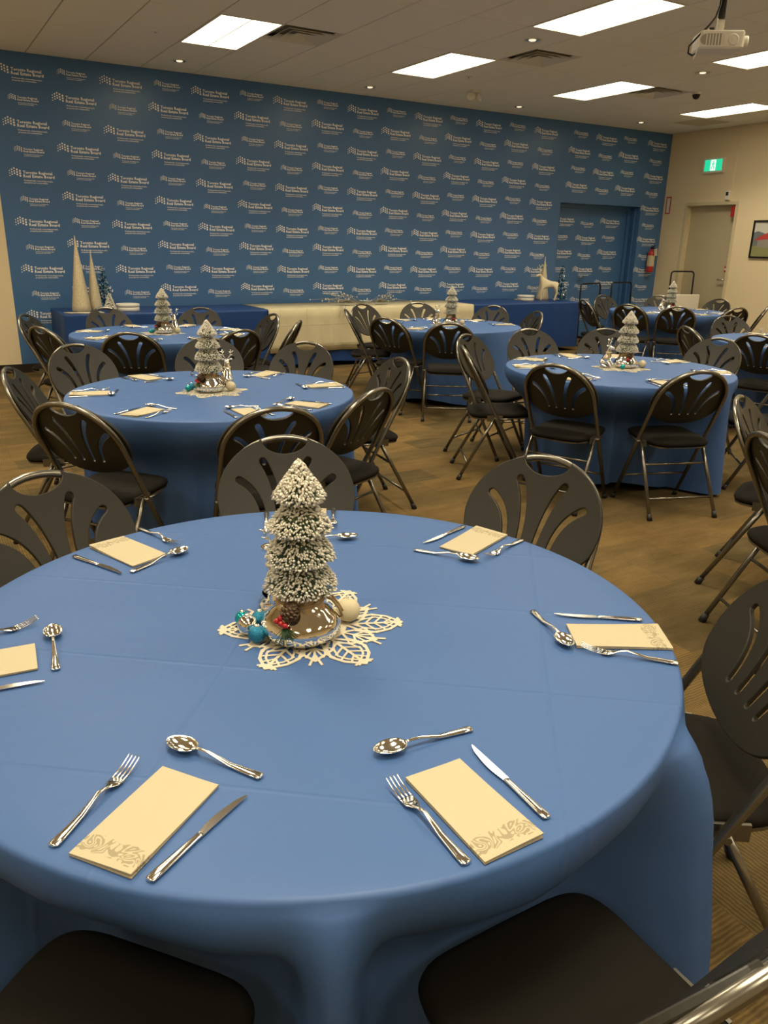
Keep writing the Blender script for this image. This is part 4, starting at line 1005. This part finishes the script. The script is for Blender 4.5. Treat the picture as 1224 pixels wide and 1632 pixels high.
t = thing('wall_plate', 'small cream outlet plate low on the wall', 'wall plate', (XR-.001, 7.88, .30))
part('plate', MB().rbox(-.007, 0, -.038, .038, -.06, .06, .004), 'white', t); part('socket', MB().box(-.0085, -.0071, -.017, .017, -.034, .034), 'trimc', t)
# fire extinguisher on the logo wall
t = thing('fire_extinguisher', 'red fire extinguisher with white label on the wall beside the blue doors', 'extinguisher', (11.42, YB-.085, 1.14))
part('cylinder', MB().lathe([(.05, 0), (.062, .008), (.064, .02), (.064, .30), (.055, .335), (.03, .36), (.022, .365), (.022, .39)], 28, cap0=True, cap1=True), 'red', t)
part('paper_label', MB().lathe([(.0652, .10), (.0652, .28)], 28), 'ivory', t)
part('valve', MB().box(-.018, .018, -.018, .018, .385, .425).tube([(0, 0, .42), (-.01, -.07, .435)], .008).tube([(0, 0, .41), (-.005, -.075, .40)], .008), 'dark', t)
part('hose', MB().tube([(.015, 0, .405), (.06, -.01, .40), (.085, -.01, .33), (.083, -.01, .18), (.078, -.01, .10)], .009, 8), 'rubber', t)
part('inspection_tag', MB().box(.03, .10, -.075, -.0735, .27, .39, Matrix.Rotation(rad(-8), 4, 'Y')), 'ivory', t)
part('bracket', MB().box(-.02, .02, .055, .084, .12, .32), 'dark', t)
# carts parked in the corner
def cart(lb, x, y, rz, w_, hgt, shelf):
    t = thing('platform_cart', lb, 'cart', (x, y, 0), rz, 'carts parked in the corner')
    part('platform', MB().rbox(-w_/2, w_/2, -.35, .35, .13, .17, .03), 'blackp', t)
    r = .05; P = [(-w_/2+.02, .34, .15), (-w_/2+.02, .36, hgt-r)]+[(-w_/2+.02+r-r*cos(a), .365, hgt-r+r*sin(a)) for a in (pi/6, pi/3, pi/2)]+[(w_/2-.02-r+r*sin(a), .365, hgt-r+r*cos(a)) for a in (0, pi/6, pi/3)]+[(w_/2-.02, .36, hgt-r), (w_/2-.02, .34, .15)]
    part('push_handle', MB().tube(P, .0135, 10), 'blackp', t)
    for sx in (-1, 1):
        for sy in (-1, 1):
            q = part('wheel', MB().lathe([(.02, -.015), (.058, -.015), (.062, -.006), (.062, .006), (.058, .015), (.02, .015)], 20, cap0=True, cap1=True), 'rubber', t, loc=(sx*(w_/2-.07), sy*.27, .0625), rot=(0, rad(90), 0))
            ob('fork_bracket', MB().box(-.022, -.018, -.02, .02, 0, .07).box(.018, .022, -.02, .02, 0, .07), 'steel', q, rot=(0, rad(-90), 0))
    if shelf: part('folded_table_edge', MB().rbox(-w_/2+.01, w_/2-.01, .10, .16, .172, .82, .02).rbox(-w_/2+.01, w_/2-.01, .20, .26, .172, .80, .02), 'grille', t)
cart('black push cart whose low handle shows before the blue doors', 9.66, 9.28, rad(8), .55, .98, False)
cart('black push cart in front of the doors\' hinge side', 10.58, 9.50, rad(4), .55, .98, False)
cart('push cart with a tall black handle before the cream door frame', 11.27, 8.98, rad(-20), .46, 1.18, True)
